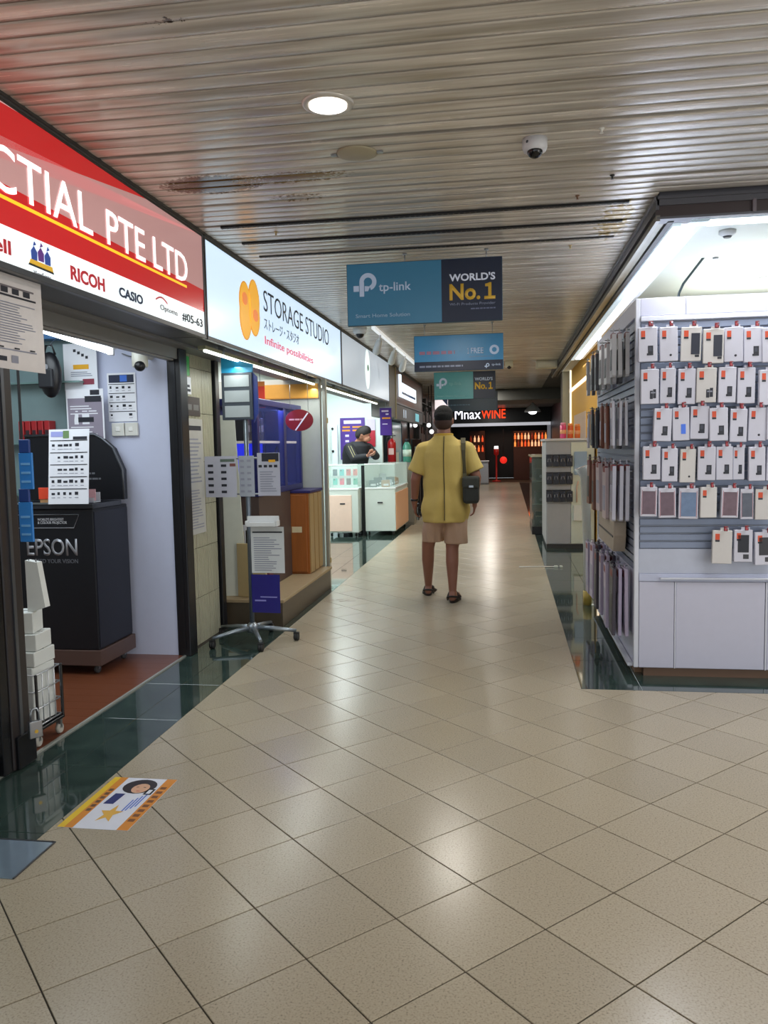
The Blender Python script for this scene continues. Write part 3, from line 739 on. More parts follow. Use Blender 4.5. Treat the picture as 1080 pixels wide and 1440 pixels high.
for i, (w, d, h) in enumerate(((.15, .16, .27), (.16, .17, .07), (.15, .15, .08), (.10, .12, .10))):
    t = thing('white_carton', BN[i]+' white carton of the pile in the wire trolley', 'box', (-2.24, 3.42, z), .1*(i-1), 'white cartons in the wire trolley')
    part('carton', t, [(-w/2, w/2, -d/2, d/2, 0, h-.002)], M('d3d6d2', .6), .003); part('lid_flap', t, [(-w/2+.003, w/2-.003, -.002, .002, h-.0025, h-.0005)], GREY)
    z += h

# ================================================================ TILE PILLAR + SHOP 2
TX = -2.15
pil = struct(part('wall_tiled', None, [(TX-.25, TX-.012, 5.09, 5.72, 0, 2.05)], M('45433b', .7)))
tm = M('b3b19b', .3, var=.05); 
zz_ = [0.0, .33, .68, .98, 1.28, 1.62, 1.93, 2.03]
for k in range(7):
    b0, b1 = zz_[k], zz_[k+1]
    for i in range(3):
        y0 = 5.095+i*.205
        q = B(); n = 8
        q.box(TX-.012, TX-.006, y0, y0+.203, b0+.004, b1-.004, M('6b685c', .6))
        for r in range(n): q.box(TX-.006, TX, y0+.004+r*.025, y0+.020+r*.025, b0+.002, b1-.002, tm)
        q.build('ribbed_tile', pil)
struct(part('trim_6', None, [(TX-.1, TX+.02, 5.725, 5.80, 0.0, 2.05)], BLACK, .004))
# sheets on the tile pillar
def psheet(y0, y1, z0, z1, blocks, label, seed=1, mat=PAPER, name='notice'):
    sheet(name, label, 'notice', (TX+.006, (y0+y1)/2, z0), HALF, y1-y0, z1-z0, blocks, .001, mat, seed=seed)
psheet(5.17, 5.47, .78, 1.58, [(.1, .9, .9, .94, INK)]+lines(.45, .85, 12)+lines(.05, .4, 14, seed=2), 'long grey notice taped on the ribbed tile pillar', 2, M('b4b4b0', .3, var=.1))
psheet(5.14, 5.44, 1.60, 1.73, [(.1, .3, .5, .6, M('6a6a6a', .5)), (.6, .3, .9, .6, M('6a6a6a', .5))], 'dark banner notice above the long grey notice', 3, M('38302f', .5))
psheet(5.17, 5.29, 1.745, 1.86, [(.1, .4, .8, .55, INK), (.3, .15, .9, .3, INK)], 'small white notice just below the green sign on the pillar', 4)
t = thing('green_sign', 'small green safety sign with white pictogram on the tile pillar', 'sign', (TX+.004, 5.15, 1.87), HALF)
part('plate', t, [(0, .12, -.004, 0, 0, .13)], M('1f8a3c', .4, emit=.15), .001); part('pictogram', t, [(.045, .07, -.0055, -.004, .04, .09), (.05, .065, -.0055, -.004, .095, .108)], M('d8f0dc', .4))
# platform of shop 2
pf = thing('raised_platform', 'beige raised platform with brown riser under the second shop', 'platform', (-1.70, 5.86, 0))
part('deck', pf, [(-1.9, 0.0, 0, 1.72, .185, .21)], M('a08c6c', .5, var=.1), .004)
part('riser', pf, [(-1.9, -.012, .012, 1.70, 0, .185)], M('4c4235', .35, var=.15), .002)
# display window of shop 2 at left of cabinet
t = thing('display_board', 'beige board leaning in the corner behind the brochure stand', 'board', (-1.95, 5.95, .21), -.25)
part('board', t, [(-.16, .1, 0, .02, 0, .42)], M('bca779', .5), .004); part('clip', t, [(-.05, 0, -.008, .0, .37, .40)], STEEL)
t = thing('door_jamb', 'slim grey metal door jamb at the far end of the raised platform', 'post', (-1.745, 7.63, 0))
part('jamb', t, [(-.016, .016, -.03, .03, 0, 2.02)], M('8f9088', .4, .3), .004); part('jamb_edge', t, [(.016, .021, -.02, .01, .0, 2.02)], M('b9b6a6', .4)); part('hinge', t, [(.021, .027, -.02, .02, .24, .29), (.021, .027, -.02, .02, 1.6, 1.65)], M('b39a5a', .3, .7))
struct(part('wall_shop_two', None, [(-3.6, -1.79, 7.62, 7.70, .0, 2.03)], M('b7bdb8', .55)))
# wood cabinet
wx0, wx1 = AY(402, 700, 7.1).x, AY(433, 700, 7.1).x; wdp = min(.50, AX(456, 700, wx1).y-7.1); wzt = AY(402, 690, 7.1).z-.21; wl = wx0-wx1
print('cab', wx0, wx1, wdp, wzt)
t = thing('wooden_cabinet', 'orange brown wooden cabinet with small white label and blue-edged top', 'cabinet', (wx1, 7.1, .21))
OW = M('9a5a28', .35, var=.2, scale=4, stretch=(10, 10, 1)); LW = M('a58a5c', .4, var=.2, scale=4, stretch=(6, 6, .6))
part('carcass', t, [(wl, 0, .01, wdp, 0, wzt-.025)], OW, .003); part('front_door', t, [(wl+.01, -.02, -.008, .01, .02, wzt-.04)], OW, .003)
for i in range(3): part('side_slat', t, [(0, .012, .02+i*wdp/3, -.01+(i+1)*wdp/3, .01, wzt-.035)], LW, .003)
part('top', t, [(wl-.01, .02, 0, wdp, wzt-.025, wzt)], M('2a2560', .4), .003, 'dark blue edged top'); part('label', t, [(wl*.75, wl*.3, -.0105, -.008, wzt*.5, wzt*.57)], M('d8cba5', .5))
# blue display cabinet
BX = -1.95; BY0 = AX(362, 600, BX).y; BY1 = min(7.58, AX(424, 600, BX).y); ZD = wzt+.005; print('blue', BY0, BY1)
t = thing('display_cabinet', 'dark blue framed glass display cabinet glowing blue inside', 'cabinet', (BX, BY0, .21), HALF)
NB = M('1a1f5c', .35)
L = BY1-BY0; LM = L*.55; BZ = AX(365, 560, BX).z-.21
part('frame', t, [(0, L, 0, .4, BZ-.05, BZ), (0, L, 0, .4, ZD, ZD+.05), (0, .05, 0, .05, ZD+.05, BZ-.05), (LM, LM+.08, 0, .05, ZD+.05, BZ-.05), (L-.05, L, 0, .05, ZD+.05, BZ-.05), (0, .04, .36, .4, ZD+.05, BZ-.05), (L-.04, L, .36, .4, ZD+.05, BZ-.05)], NB, .004)
part('back_panel', t, [(.04, L-.04, .38, .395, ZD+.05, 1.2)], M('2c38e6', .5, emit=.55)); part('upper_back_panel', t, [(.04, L-.04, .38, .395, 1.2, BZ-.05)], M('20222c', .5)); part('end_panel', t, [(L-.012, L, .05, .38, ZD+.05, BZ-.05)], M('1d2566', .5)); part('base_cupboard', t, [(0.01, 7.08-BY0, .01, .39, 0, ZD)], M('4a3c38', .5), .004)
part('glass_shelf', t, [(.05, L-.05, .04, .38, 1.20, 1.22)], M('e8e0d8', .2)); part('glass', t, [(.05, LM, .01, .014, ZD+.05, BZ-.05), (LM+.08, L-.05, .01, .014, ZD+.05, BZ-.05)], M('8fa0ff', .05, alpha=.06, var=0))
area('cabinet_lamp', (BX-.2, (BY0+BY1)/2, .21+BZ-.07), .5, 2.0, (.25, .3, 1), sy=.2)
rr = random.Random(5)
SL = ['leftmost', 'second', 'third', 'fourth', 'fifth', 'sixth', 'last']
for i in range(6):
    y = BY0+.09+i*.09
    t2 = thing('boxed_drive', '%s dark small carton in the row on the upper shelf of the blue cabinet' % SL[i], 'box', (BX-.17, y, 1.431), HALF, 'cartons in the blue cabinet')
    h = rr.uniform(.12, .2)
    part('carton', t2, [(-.038, .038, -.04, .04, 0, h)], M('24252a', .4), .003); part('label_print', t2, [(-.03, .03, -.042, -.04, h*.4, h*.7)], M('7d7f86', .5))
t2 = thing('headphone_stand', 'white pedestal with dark headphones in the blue cabinet', 'stand', (BX-.17, BY0+L*.8, .21+ZD+.051), HALF)
b = B(); b.lathe([(.06, 0), (.06, .012), (.012, .02), (.01, .24), (.03, .25)], M('e8ecff', .4), (0, 0, 0), 16); b.build('pedestal', t2)
b = B(); b.tube([(-.06, 0, .25), (-.05, 0, .31), (0, 0, .345), (.05, 0, .31), (.06, 0, .25)], .008, INK); b.ell((-.06, 0, .24), (.02, .035, .04), INK); b.ell((.06, 0, .24), (.02, .035, .04), INK); b.build('headphones', t2)
# red oval sign
a = AY(421, 591, 6.9)
t = thing('oval_sign', 'dark red oval sign with a white slash hanging over the blue cabinet', 'sign', (a.x, 6.9, a.z))
b = B(); n = 32; b.prism([(.125*math.cos(2*math.pi*k/n), .095*math.sin(2*math.pi*k/n)) for k in range(n)], -.008, .008, M('7c1220', .35)); b.build('plate', t)
b = B(); b.prism([(-.04, -.085), (-.03, -.09), (.085, .06), (.075, .066)], -.010, -.008, PAPER); b.build('slash', t)
dashes(-.09, .05, .0, .014, M('d8a0a0', .5), t, -.0095)
b = B(); b.tube([(-.08, 0, .07), (-.08, 0, 2.02-a.z)], .002, STEEL, 5); b.tube([(.08, 0, .07), (.08, 0, 2.02-a.z)], .002, STEEL, 5); b.build('hanging_wire', t)
# goods in window behind stand : red/orange hangers, white A-board
t = thing('notice_board', 'tall white notice board with black heading behind the brochure stand', 'board', (-2.20, 6.02, .21), .12)
b = B(); b.prism([(-.14, 0), (.16, 0), (.10, 1.42), (-.08, 1.42)], -.01, .01, M('cfd2c4', .5)); b.build('panel', t)
part('print', t, [(-.1, .1, -.012, -.01, 1.05, 1.09, INK), (-.07, .09, -.012, -.01, .96, .975, GINK), (-.07, .08, -.012, -.01, .92, .935, GINK), (-.09, -.05, -.012, -.01, .86, 1.0, M('7fae3a', .5))])
t = thing('red_banner', 'narrow red banner hanging behind the blue headed display', 'banner', AY(366, 560, 6.6)); t.rotation_euler = (0, 0, .2)
part('cloth', t, [(-.04, .04, 0, .004, -.08, .14)], M('d83a22', .5), .001); part('pole', t, [(-.003, .003, 0, .004, .14, 2.02-t.location.z)], STEEL)
part('orange_edge', t, [(-.04, .04, -.001, .005, .10, .14)], M('e88a3a', .5))
# fascia behind display: orange panel
t = thing('orange_panel', 'orange panel across the back of the second shop above the blue cabinet', 'panel', (-2.70, 7.60, 1.93)); part('board', t, [(.1, .9, 0, .012, -.08, .05)], M('d29a40', .5)); part('lower_edge', t, [(.1, .9, -.003, .012, -.09, -.08)], M('b07a2a', .5))
# boxes on shelf seen under the sheets
for i, (px, cc, lab) in enumerate(((342, 'c9cbd2', 'white narrow carton on the deck left of the stand pole'), (352, '8a5a30', 'brown narrow carton on the deck beside the stand pole'), (371, '6b3a34', 'dark red brown carton on the deck behind the white leaflets'))):
    a = AY(px, 760, 6.14)
    t = thing('carton', lab, 'box', (a.x, 6.14, .21), 0); part('box', t, [(-.04, .04, 0, .1, 0, .55-.04*i)], M(cc, .6, var=.12), .003); part('tape', t, [(-.01, .01, -.0012, .0, .1, .5-.04*i)], M('b9a98a', .4))

# ================================================================ BROCHURE STAND
hub = AZ(345, 884, .09)
sx_, sy_ = -1.80, 5.40
t = thing('brochure_stand', 'grey wheeled brochure stand with five-arm base in front of second shop', 'stand', (sx_, sy_, 0))
b = B(); b.tube([(0, 0, .08), (0, 0, 1.62)], .017, M('6d7680', .35, .7), 12); b.lathe([(.04, .07), (.045, .09), (.04, .12), (.02, .14)], STEEL, (0, 0, 0), 16); b.build('pole', t)
for k in range(5):
    a = math.radians(-62+72*k); dx, dy = math.cos(a), math.sin(a); Rr = .31
    b = B(); b.tube([(0, 0, .105), (dx*Rr*.5, dy*Rr*.5, .092), (dx*Rr, dy*Rr, .072)], [.02, .016, .012], M('8b949c', .3, .8), 8); o = b.build('leg', t)
    b = B(); b.lathe([(.02, -.018), (.027, -.012), (.027, -.003), (.02, 0), (.027, .003), (.027, .012), (.02, .018)], RUBBER, (dx*Rr, dy*Rr, .027), 14, 'X'); b.box(dx*Rr-.02, dx*Rr+.02, dy*Rr-.012, dy*Rr+.012, .04, .062, RUBBER, .004); b.build('caster', o)
# top head: three-row frame
a0, a1 = AY(312, 525, sy_), AY(357, 590, sy_)
w = a1.x-a0.x; h = a0.z-a1.z; xo = (a0.x+a1.x)/2-sx_
head = part('display_head', t, [(xo-w/2, xo+w/2, -.02, .02, a1.z, a0.z)], M('3f4853', .4), .004)
for i in range(3): part('insert_card', head, [(xo-w/2+.022, xo+w/2-.02, -.024, -.02, a1.z+.018+i*h/3.1, a1.z+h/3.1-.008+i*h/3.1)], M('a9b3b8', .3))
b = B(); b.prism([(xo-w/2, a0.z), (xo+w/2, a0.z), (xo+w/2+.005, a0.z+.055), (xo-w/2, a0.z+.115)], -.012, .012, M('2f9fd0', .35)); b.build('header_card', t)['label'] = 'bright blue header card'
b = B(); b.prism([(xo+w/2, a1.z-.02), (xo+w/2+.035, a1.z+.05), (xo+w/2+.03, a0.z-.03), (xo+w/2, a0.z)], .0, .02, M('2b3f8e', .4)); b.build('side_wing', t)['label'] = 'dark blue side wing'
# cross bars and clear pockets
b = B()
for z in (1.30, 1.05, .80, .5): b.tube([(-.2 if z > 1 else 0, .0, z), (.2, 0, z)], .006, STEEL, 8)
b.build('cross_bar', t)
SP = M('b8bac8', .2, var=.05)
def ssheet(px0, py0, px1, py1, dy, blocks, label, seed, mat=SP, tilt=0, curl=.008):
    a, c = AY(px0, py0, sy_+dy), AY(px1, py1, sy_+dy)
    return sheet('leaflet_sheet', label, 'leaflet', ((a.x+c.x)/2, sy_+dy, c.z), 0, c.x-a.x, a.z-c.z, blocks, curl, mat, seed=seed, tilt=tilt)
dots = [(.1+.42*i, .1+.16*k, .1+.42*i+.17, .1+.16*k+.06, INK) for i in range(2) for k in range(5)]
ssheet(287, 642, 334, 699, -.035, dots+[(.5, .86, .95, .93, M('5a6a60', .6)), (.8, .75, .98, .82, M('7a4a44', .6))], 'left product leaflet in clear sleeve on the brochure stand', 5)
ssheet(335, 641, 359, 698, -.028, [(.1+.45*i, .1+.15*k, .1+.45*i+.25, .1+.15*k+.05, GINK) for i in range(2) for k in range(6)], 'middle leaflet with small pictures on the brochure stand', 6, M('a3a9b4', .2))
ssheet(361, 637, 395, 697, -.035, [(.2, .8, .95, .99, INK), (.5, .78, .8, .84, YEL)]+[(.05+.23*i, .66, .2+.23*i, .72, INK) for i in range(4)]+lines(.1, .6, 9, .1, .9, GINK), 'right leaflet with black picture corner on the brochure stand', 7)
ssheet(352, 741, 401, 806, -.03, lines(.05, .8, 16, .08, .92, GINK, 3)+[(.05, .87, .95, .9, INK)], 'white ruled leaflet hanging low on the brochure stand', 8, M('cdd1d2', .3))
ssheet(353, 808, 395, 862, -.026, [(.1, .3, .5, .34, M('8f8fd0', .4)), (.3, .4, .9, .43, M('8f8fd0', .4))], 'deep blue glossy leaflet lowest on the brochure stand', 9, M('2b2a78', .2))
a = AY(350, 735, sy_)
t = thing('leaflet_tray', 'white plastic tray above the low white leaflet on the stand', 'tray', (sx_, sy_-.02, a.z-.02))
part('tray', t, [(.01, .22, -.07, -.02, 0, .008), (.01, .22, -.075, -.07, 0, .03), (.0, .01, -.07, .0, 0, .04), (.22, .23, -.07, .0, 0, .04), (.0, .23, -.02, -.012, 0, .07)], M('d5d8d8', .4), .003)
part('paper_stack', t, [(.02, .2, -.065, -.025, .009, .028)], PAPER, .002)
# ================================================================ SHOP 3
MINT = M('cfdad4', .4, var=.03); PINKW = M('e9c9ae', .45, var=.04)
def glass_counter(x0, x1, y0, depth, label, goods, side='pink'):
    t = thing('glass_counter', label, 'counter', ((x0+x1)/2, y0, 0)); w = (x1-x0)/2
    part('body', t, [(-w, w, 0, depth, .07, .72)], MINT, .006)
    if side == 'pink': part('front_panel', t, [(w, w+.012, .02, depth, .09, .66)], M('e8b48c', .4, var=.05), .002, 'warm wood coloured front panel')
    else: part('lower_panel', t, [(-w+.02, w-.1, -.012, 0, .09, .64)], M('ecd0bf', .4), .003, 'warm pink lower panel')
    b = B(); b.prism([(-w, .72), (w, .72), (w, .74), (-w, .74)], 0, depth, M('e7f0ee', .3)); b.build('deck', t)
    part('end_panel', t, [(-w, -w+.012, 0, depth, .74, 1.09), (-w, w, depth-.012, depth, .74, 1.09)], MINT, .002)
    part('glass', t, [(w-.006, w, 0, depth, .74, 1.09), (-w, w, 0, .006, .74, 1.09), (-w, w, 0, depth, 1.09, 1.1)], M('d8f0ea', .05, alpha=.22, var=0))
    part('edge_trim', t, [(-w, w+.01, -.006, .004, .715, .74), (w, w+.01, 0, depth, .72, .745), (-w, w, -.004, .008, 1.09, 1.105)], M('eef2f2', .3, .2), .002)
    part('door_lock', t, [(-.04, .04, -.018, -.012, .50, .52)], INK)
    for x in (-w+.05, w-.05):
        for y in (.06, depth-.06):
            b = B(); b.lathe([(.026, -.012), (.03, -.005), (.03, .005), (.026, .012)], RUBBER, (x, y, .031), 12, 'X'); b.box(x-.015, x+.015, y-.01, y+.01, .03, .07, STEEL); b.build('caster', t)
    return t
glass_counter(-2.72, -2.24, 11.9, .6, 'left white glass-topped counter with bright phone cases on show', 0, 'front')
glass_counter(-2.17, -1.70, 12.1, 1.5, 'right white glass-topped counter on casters with a peach side panel', 0)
part_counter = thing('counter_gap_panel', 'narrow black panel standing between the two white counters', 'panel', (-2.205, 12.15, 0)); part('board', part_counter, [(-.025, .025, 0, .03, 0, 1.08)], BLACK); part('foot', part_counter, [(-.029, .029, -.05, .1, 0, .01)], BLACK)
cols = ['22305c', '2fb8b8', 'd83a4a', 'e05a5a', '36c0b0', 'e83a6a', '5a2a3a', '3fa58a']; CN = ['navy', 'turquoise', 'crimson', 'coral', 'teal', 'pink', 'maroon', 'green']
for i, c in enumerate(cols):
    r_, k = divmod(i, 4)
    t = thing('phone_case', '%s phone case in the %s row of the left glass counter' % (CN[i], 'upper' if r_ == 0 else 'lower'), 'phone case', (-2.62+k*.105, 12.05, .93-.14*r_), 0, 'phone cases in the left counter')
    part('case', t, [(-.035, .035, 0, .008, 0, .10)], M(c, .35), .003); part('camera_hole', t, [(-.02, .0, -.001, 0, .07, .09)], INK)
sb = thing('case_rack', 'white stepped rack inside the left glass counter', 'rack', (-2.48, 12.062, .742)); part('back_board', sb, [(-.2, .2, 0, .01, 0, .33)], M('e6efec', .4)); part('ledge', sb, [(-.2, .2, -.02, 0, .04, .047), (-.2, .2, -.02, 0, .18, .187)], WHITE)
rr = random.Random(3)
for i in range(10):
    r_, k = divmod(i, 5)
    t = thing('boxed_gadget', '%s boxed gadget in the %s row inside the right glass counter' % (['nearest', 'second nearest', 'middle', 'fourth', 'farthest'][k], 'left' if r_ == 0 else 'right'), 'box', (-2.07+r_*.2, 12.25+k*.25, .742), .3, 'boxed gadgets in the right counter')
    part('box', t, [(-.06, .06, -.05, .05, 0, .08+.1*rr.random())], M(rr.choice(['8a9aa8', 'b08a6a', '4a5a6a', 'a9b3b8', '3a4a58']), .5), .003); part('label_print', t, [(-.04, .04, -.0515, -.05, .02, .05)], PAPER)
# posters
def yposter(px0, py0, px1, py1, y, label, base, blocks, seed=1):
    a, c = AY(px0, py0, y), AY(px1, py1, y)
    return sheet('poster', label, 'poster', ((a.x+c.x)/2, y, c.z), 0, c.x-a.x, a.z-c.z, blocks, .002, M(base, .4), seed=seed)
PU = '4a2a8c'; PW = M('d8d0f0', .5); PO = M('d8902a', .5)
yposter(478, 588, 514, 646, 13.585, 'large purple price poster with white heading behind the seated shopkeeper', PU, [(.15, .86, .85, .94, PW), (.1, .76, .4, .80, PO), (.5, .76, .9, .80, PO), (.08, .68, .4, .72, PO), (.5, .68, .8, .72, PO), (.2, .55, .35, .6, PW), (.2, .42, .35, .47, PW), (.2, .3, .32, .34, PW), (.1, .06, .3, .09, PW)])
yposter(515, 590, 528, 628, 13.58, 'small red and white poster beside the large purple one', 'b02638', [(0, .6, 1, 1, M('c9c0e8', .5))])
a0, a1 = AY(534, 574, 11.95), AY(551, 612, 11.95)
t = thing('hanging_banner', 'narrow purple hanging banner beside the black column of third shop', 'banner', ((a0.x+a1.x)/2, 11.95, a1.z)); w = (a1.x-a0.x)/2; h = a0.z-a1.z
part('cloth', t, [(-w, w, 0, .006, 0, h)], M('46268a', .4)); part('print', t, [(-w*.7, w*.5, -.002, 0, h*.86, h*.92, PW), (-w*.6, w*.8, -.002, 0, h*.6, h*.66, PO), (-w*.6, w*.3, -.002, 0, h*.4, h*.43, PW), (.0, w*.5, -.002, 0, h*.75, h*.8, PW)])
part('top_rod', t, [(-w-.01, w+.01, -.004, .01, h, h+.02), (-.005, .005, 0, .006, h+.02, CZ-a1.z)], STEEL)
struct(part('trim_7', None, [(AY(525, 600, 13.66).x, AY(534, 600, 13.66).x, 13.62, 13.7, 0, 2.5)], M('17171c', .4)))
# second shop back strip (cool white column with black knobs)
t = thing('door_closer', 'white vertical rail with black knobs on the partition of third shop', 'rail', AY(470, 600, 13.4)); t.location.z = 0
part('rail', t, [(-.05, .05, 0, .05, 0, 1.75)], M('d3e0e6', .4), .004)
for z in (.95, 1.3, 1.68):
    b = B(); b.lathe([(.018, -.03), (.022, -.01), (.012, 0)], BLACK, (-.03, 0, z), 12, 'Y'); b.build('knob', t)
# counter at back with extinguisher & bottle
t = thing('back_cabinet', 'low grey cabinet carrying the fire extinguisher behind the right counter', 'cabinet', (-1.93, 13.66, 0)); t.location.y = 13.75
part('carcass', t, [(-.15, .32, 0, .4, 0, 1.08)], M('7d7a70', .5), .004); part('door', t, [(-.14, .08, -.01, 0, .05, 1.04), (.085, .31, -.01, 0, .05, 1.04)], M('8b887e', .5), .003); part('handle', t, [(.06, .07, -.02, -.01, .5, .6), (.095, .105, -.02, -.01, .5, .6)], STEEL)
t = thing('fire_extinguisher', 'red fire extinguisher standing on the low cabinet in third shop', 'fire extinguisher', (-2.0, 13.90, 1.08))
b = B(); b.lathe([(.065, 0), (.075, .015), (.075, .33), (.06, .38), (.025, .41), (.02, .42)], M('a5161c', .25), (0, 0, 0), 20); b.build('cylinder', t)
b = B(); b.lathe([(.02, .42), (.024, .44), (.02, .46)], STEEL, (0, 0, 0), 12); b.box(-.015, .07, -.008, .008, .46, .475, BLACK); b.box(-.015, .075, -.008, .008, .49, .50, BLACK, 0, Matrix.Rotation(-.08, 4, 'Y')); b.build('valve', t)
b = B(); b.tube([(.02, 0, .45), (-.07, -.03, .44), (-.1, -.04, .3), (-.09, -.04, .12)], .011, BLACK, 8); b.build('hose', t)
part('label_print', t, [(-.045, .045, -.0775, -.07, .14, .25)], M('d8b8b4', .5))
t = thing('water_bottle', 'green water bottle with dark cap beside the fire extinguisher', 'bottle', (-1.74, 13.95, 1.08))
b = B(); b.lathe([(.07, 0), (.075, .02), (.075, .27), (.05, .33), (.03, .36)], M('4f9a86', .2, alpha=.9), (0, 0, 0), 18); b.build('bottle_body', t)
b = B(); b.lathe([(.034, .355), (.036, .40), (.03, .41)], INK, (0, 0, 0), 14); b.build('cap', t); b = B(); b.lathe([(.076, .1), (.0765, .22)], M('c9e0d0', .5), (0, 0, 0), 18); b.build('label_band', t)
# ceiling track lamps above third sign
t = thing('track_light', 'white ceiling track with three spot heads above the third light box sign', 'light', AZ(525, 458, CZ)); t.rotation_euler = (0, 0, 0)
tl = t.location.copy(); e_ = AZ(580, 510, CZ) - tl
part('track', t, [(-.022, .022, 0, e_.y, -.035, -.002)], M('e9eef0', .3, emit=.5, var=0), .003)
for k, fy in enumerate((.12, .42, .68)):
    yy = e_.y*fy
    b = B(); b.tube([(-.0, yy, -.035), (-.01, yy, -.10)], .012, WHITE, 8); b.cap_seg((-.01, yy-.03, -.11), (-.05, yy+.02, -.21), .035, .045, M('dfe6ea', .35), 12); b.build('spot_head', t)
t = thing('dome_camera', 'small white dome camera on the ceiling above the third light box sign', 'camera', AZ(506, 462, CZ))
b = B(); b.lathe([(.075, -.0), (.075, -.04), (.06, -.06)], M('d3d6d6', .4), (0, 0, 0), 18); b.build('housing', t); b = B(); b.ell((0, 0, -.06), (.045, .045, .045), BLACK); b.build('lens_dome', t)
# ================================================================ dark shops further left
DW = M('1a1c20', .25)
t = thing('glass_door', 'tall pale blue glass shopfront door beyond the pillar on the left', 'door', (-2.05, 14.25, 0), HALF)
part('glass_pane', t, [(.02, 1.35, 0, .02, .05, 1.8)], M('8fb5bb', .15, emit=.12)); part('frame', t, [(0, .06, -.01, .03, 0, 1.8), (1.35, 1.45, -.01, .03, 0, 1.8), (0.06, 1.35, -.01, .03, 0, .05)], M('23304a', .4), .003)
part('notice', t, [(.3, .9, -.004, 0, .95, 1.25, M('c5d0c4', .5)), (.35, 1.0, -.004, 0, .7, .9, M('2a4a4a', .5))]); part('handle', t, [(1.22, 1.25, -.05, -.03, .8, 1.2)], STEEL)
rr = random.Random(11)
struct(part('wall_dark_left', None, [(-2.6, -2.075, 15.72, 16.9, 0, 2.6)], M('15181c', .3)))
for i, (y, z, w, h, lab) in enumerate(((15.9, 1.25, .8, .5, 'black flat display standing at the mouth of the dark shop, nearer one'), (17.2, 1.2, 1.1, .5, 'black flat display standing further back in the dark shop'))):
    t = thing('monitor', lab, 'monitor', (-1.78, y, 0), HALF*.93)
    part('screen', t, [(-w/2, w/2, 0, .04, z-h/2, z+h/2)], M('0c0e12', .15), .006); part('stand_pole', t, [(-.03, .03, .04, .07, .02, z)], BLACK); part('foot_plate', t, [(-.2, .2, -.1, .14, 0, .02)], BLACK); part('sticker', t, [(-.2, -.05, -.003, 0, z-.1, z+.1)], M('8a9a98', .5))
for i, (px, py, yy) in enumerate(((584, 598, 17.4), (603, 598, 17.4), (607, 607, 17.0))):
    p = AY(px, py, yy)
    t = thing('spotlight', ['left', 'middle', 'right'][i]+' small glaring white spotlight of the dark shop behind the walking man', 'light', p); b = B(); b.lathe([(.02, -.06), (.045, 0)], M('ffffff', .3, emit=3, var=0), (0, 0, 0), 14, 'Y'); b.build('lens', t)
    b = B(); b.lathe([(.05, 0), (.035, .1)], DKGREY, (0, 0, 0), 14, 'Y'); b.tube([(0, .05, 0), (0, .05, CZ-p.z)], .01, DKGREY, 6); b.build('housing', t)
# clutter shelving in dark shop : real shelf of boxes
t = thing('storage_rack', 'dark storage rack full of small boxes deep on the left of the corridor', 'rack', (-1.95, 17.9, 0), HALF)
for z in (.5, 1.0, 1.45, 1.9, 2.35): part('rack_shelf', t, [(0, 3.2, 0, .35, z, z+.02)], DKGREY)
part('upright', t, [(0, .03, 0, .35, 0, 2.5), (1.6, 1.63, 0, .35, 0, 2.5), (3.17, 3.2, 0, .35, 0, 2.5)], DKGREY)
b = B()
for z in (.52, 1.02, 1.47, 1.92):
    x = .05
    while x < 3.05:
        w = rr.uniform(.08, .22); b.box(x, x+w-.01, .02, .3, z, z+rr.uniform(.15, .36), M(rr.choice(['2a2c30', '3a2a28', '20242c', '4a4440', '5c3a34', '1b1c20']), .5)); x += w
tag(b.build('small_boxes', t), kind='stuff')

# ================================================================ HANGING SIGNS
def hanging(px0, py0, px1, py1, y, label, cols, split, name='hanging_sign', hooks=(.38, .9), rz=0.0):
    a, c = AY(px0, py0, y), AY(px1, py1, y); w = c.x-a.x; h = a.z-c.z
    t = thing(name, label, 'sign', (a.x, y, c.z), rz)
    part('board', t, [(0, w, 0, .025, 0, h)], M('2a4a5c', .5), .003)
    part('left_panel' if split < 1 else 'panel', t, [(.004, w*split, -.002, 0, .004, h-.004)], cols[0])
    if split < 1: part('right_panel', t, [(w*split, w-.004, -.0025, 0, .004, h-.004)], cols[1], label='dark navy right panel')
    for f in hooks:
        b = B(); b.tube([(w*f, .012, h-.01), (w*f, .012, CZ-c.z-.002)], .0035, STEEL, 6); b.lathe([(.014, CZ-c.z-.012), (.014, CZ-c.z)], STEEL, (w*f, .012, 0), 10); b.build('hanging_rod', t)
    return t, w, h
TEAL = M('38789a', .35, var=.03, emit=.06); NAVY = M('0f1d38', .4); CREAM = M('b4c4dc', .4, emit=.1); GOLD = M('caa23a', .4, emit=.1)  # faint glow put into teal, cream and gold; the hanging boards are unlit
def net_logo(t, w, h, s=1.0, ox=.06, oz=.52, m=CREAM):
    """ring with a stepped tail, then the word"""
    b = B(); R_, r_ = .085*s, .042*s; cx, cz = ox*w+.11*s, oz*h+.05*s
    n = 20; pts = [(cx+R_*math.cos(a), cz+R_*math.sin(a)) for a in [math.radians(-70+i*250/n) for i in range(n+1)]]
    inn = [(cx+r_*math.cos(a), cz+r_*math.sin(a)) for a in [math.radians(-70+i*250/n) for i in range(n+1)]]
    for i in range(n): b.prism([pts[i], pts[i+1], inn[i+1], inn[i]], -.005, -.0025, m)
    b.prism([(cx-R_, cz-.14*s), (cx-R_+.045*s, cz-.14*s), (cx-R_+.045*s, cz), (cx-R_, cz)], -.005, -.0025, m)
    b.prism([(cx-R_-.06*s, cz-.09*s), (cx-R_-.006*s, cz-.09*s), (cx-R_-.006*s, cz-.035*s), (cx-R_-.06*s, cz-.035*s)], -.005, -.0025, m)
    b.prism([(cx-R_+.052*s, cz-.09*s), (cx+.0*s, cz-.09*s), (cx+.02*s, cz-.045*s), (cx-R_+.052*s, cz-.04*s)], -.005, -.0025, m)
    b.build('round_logo', t)
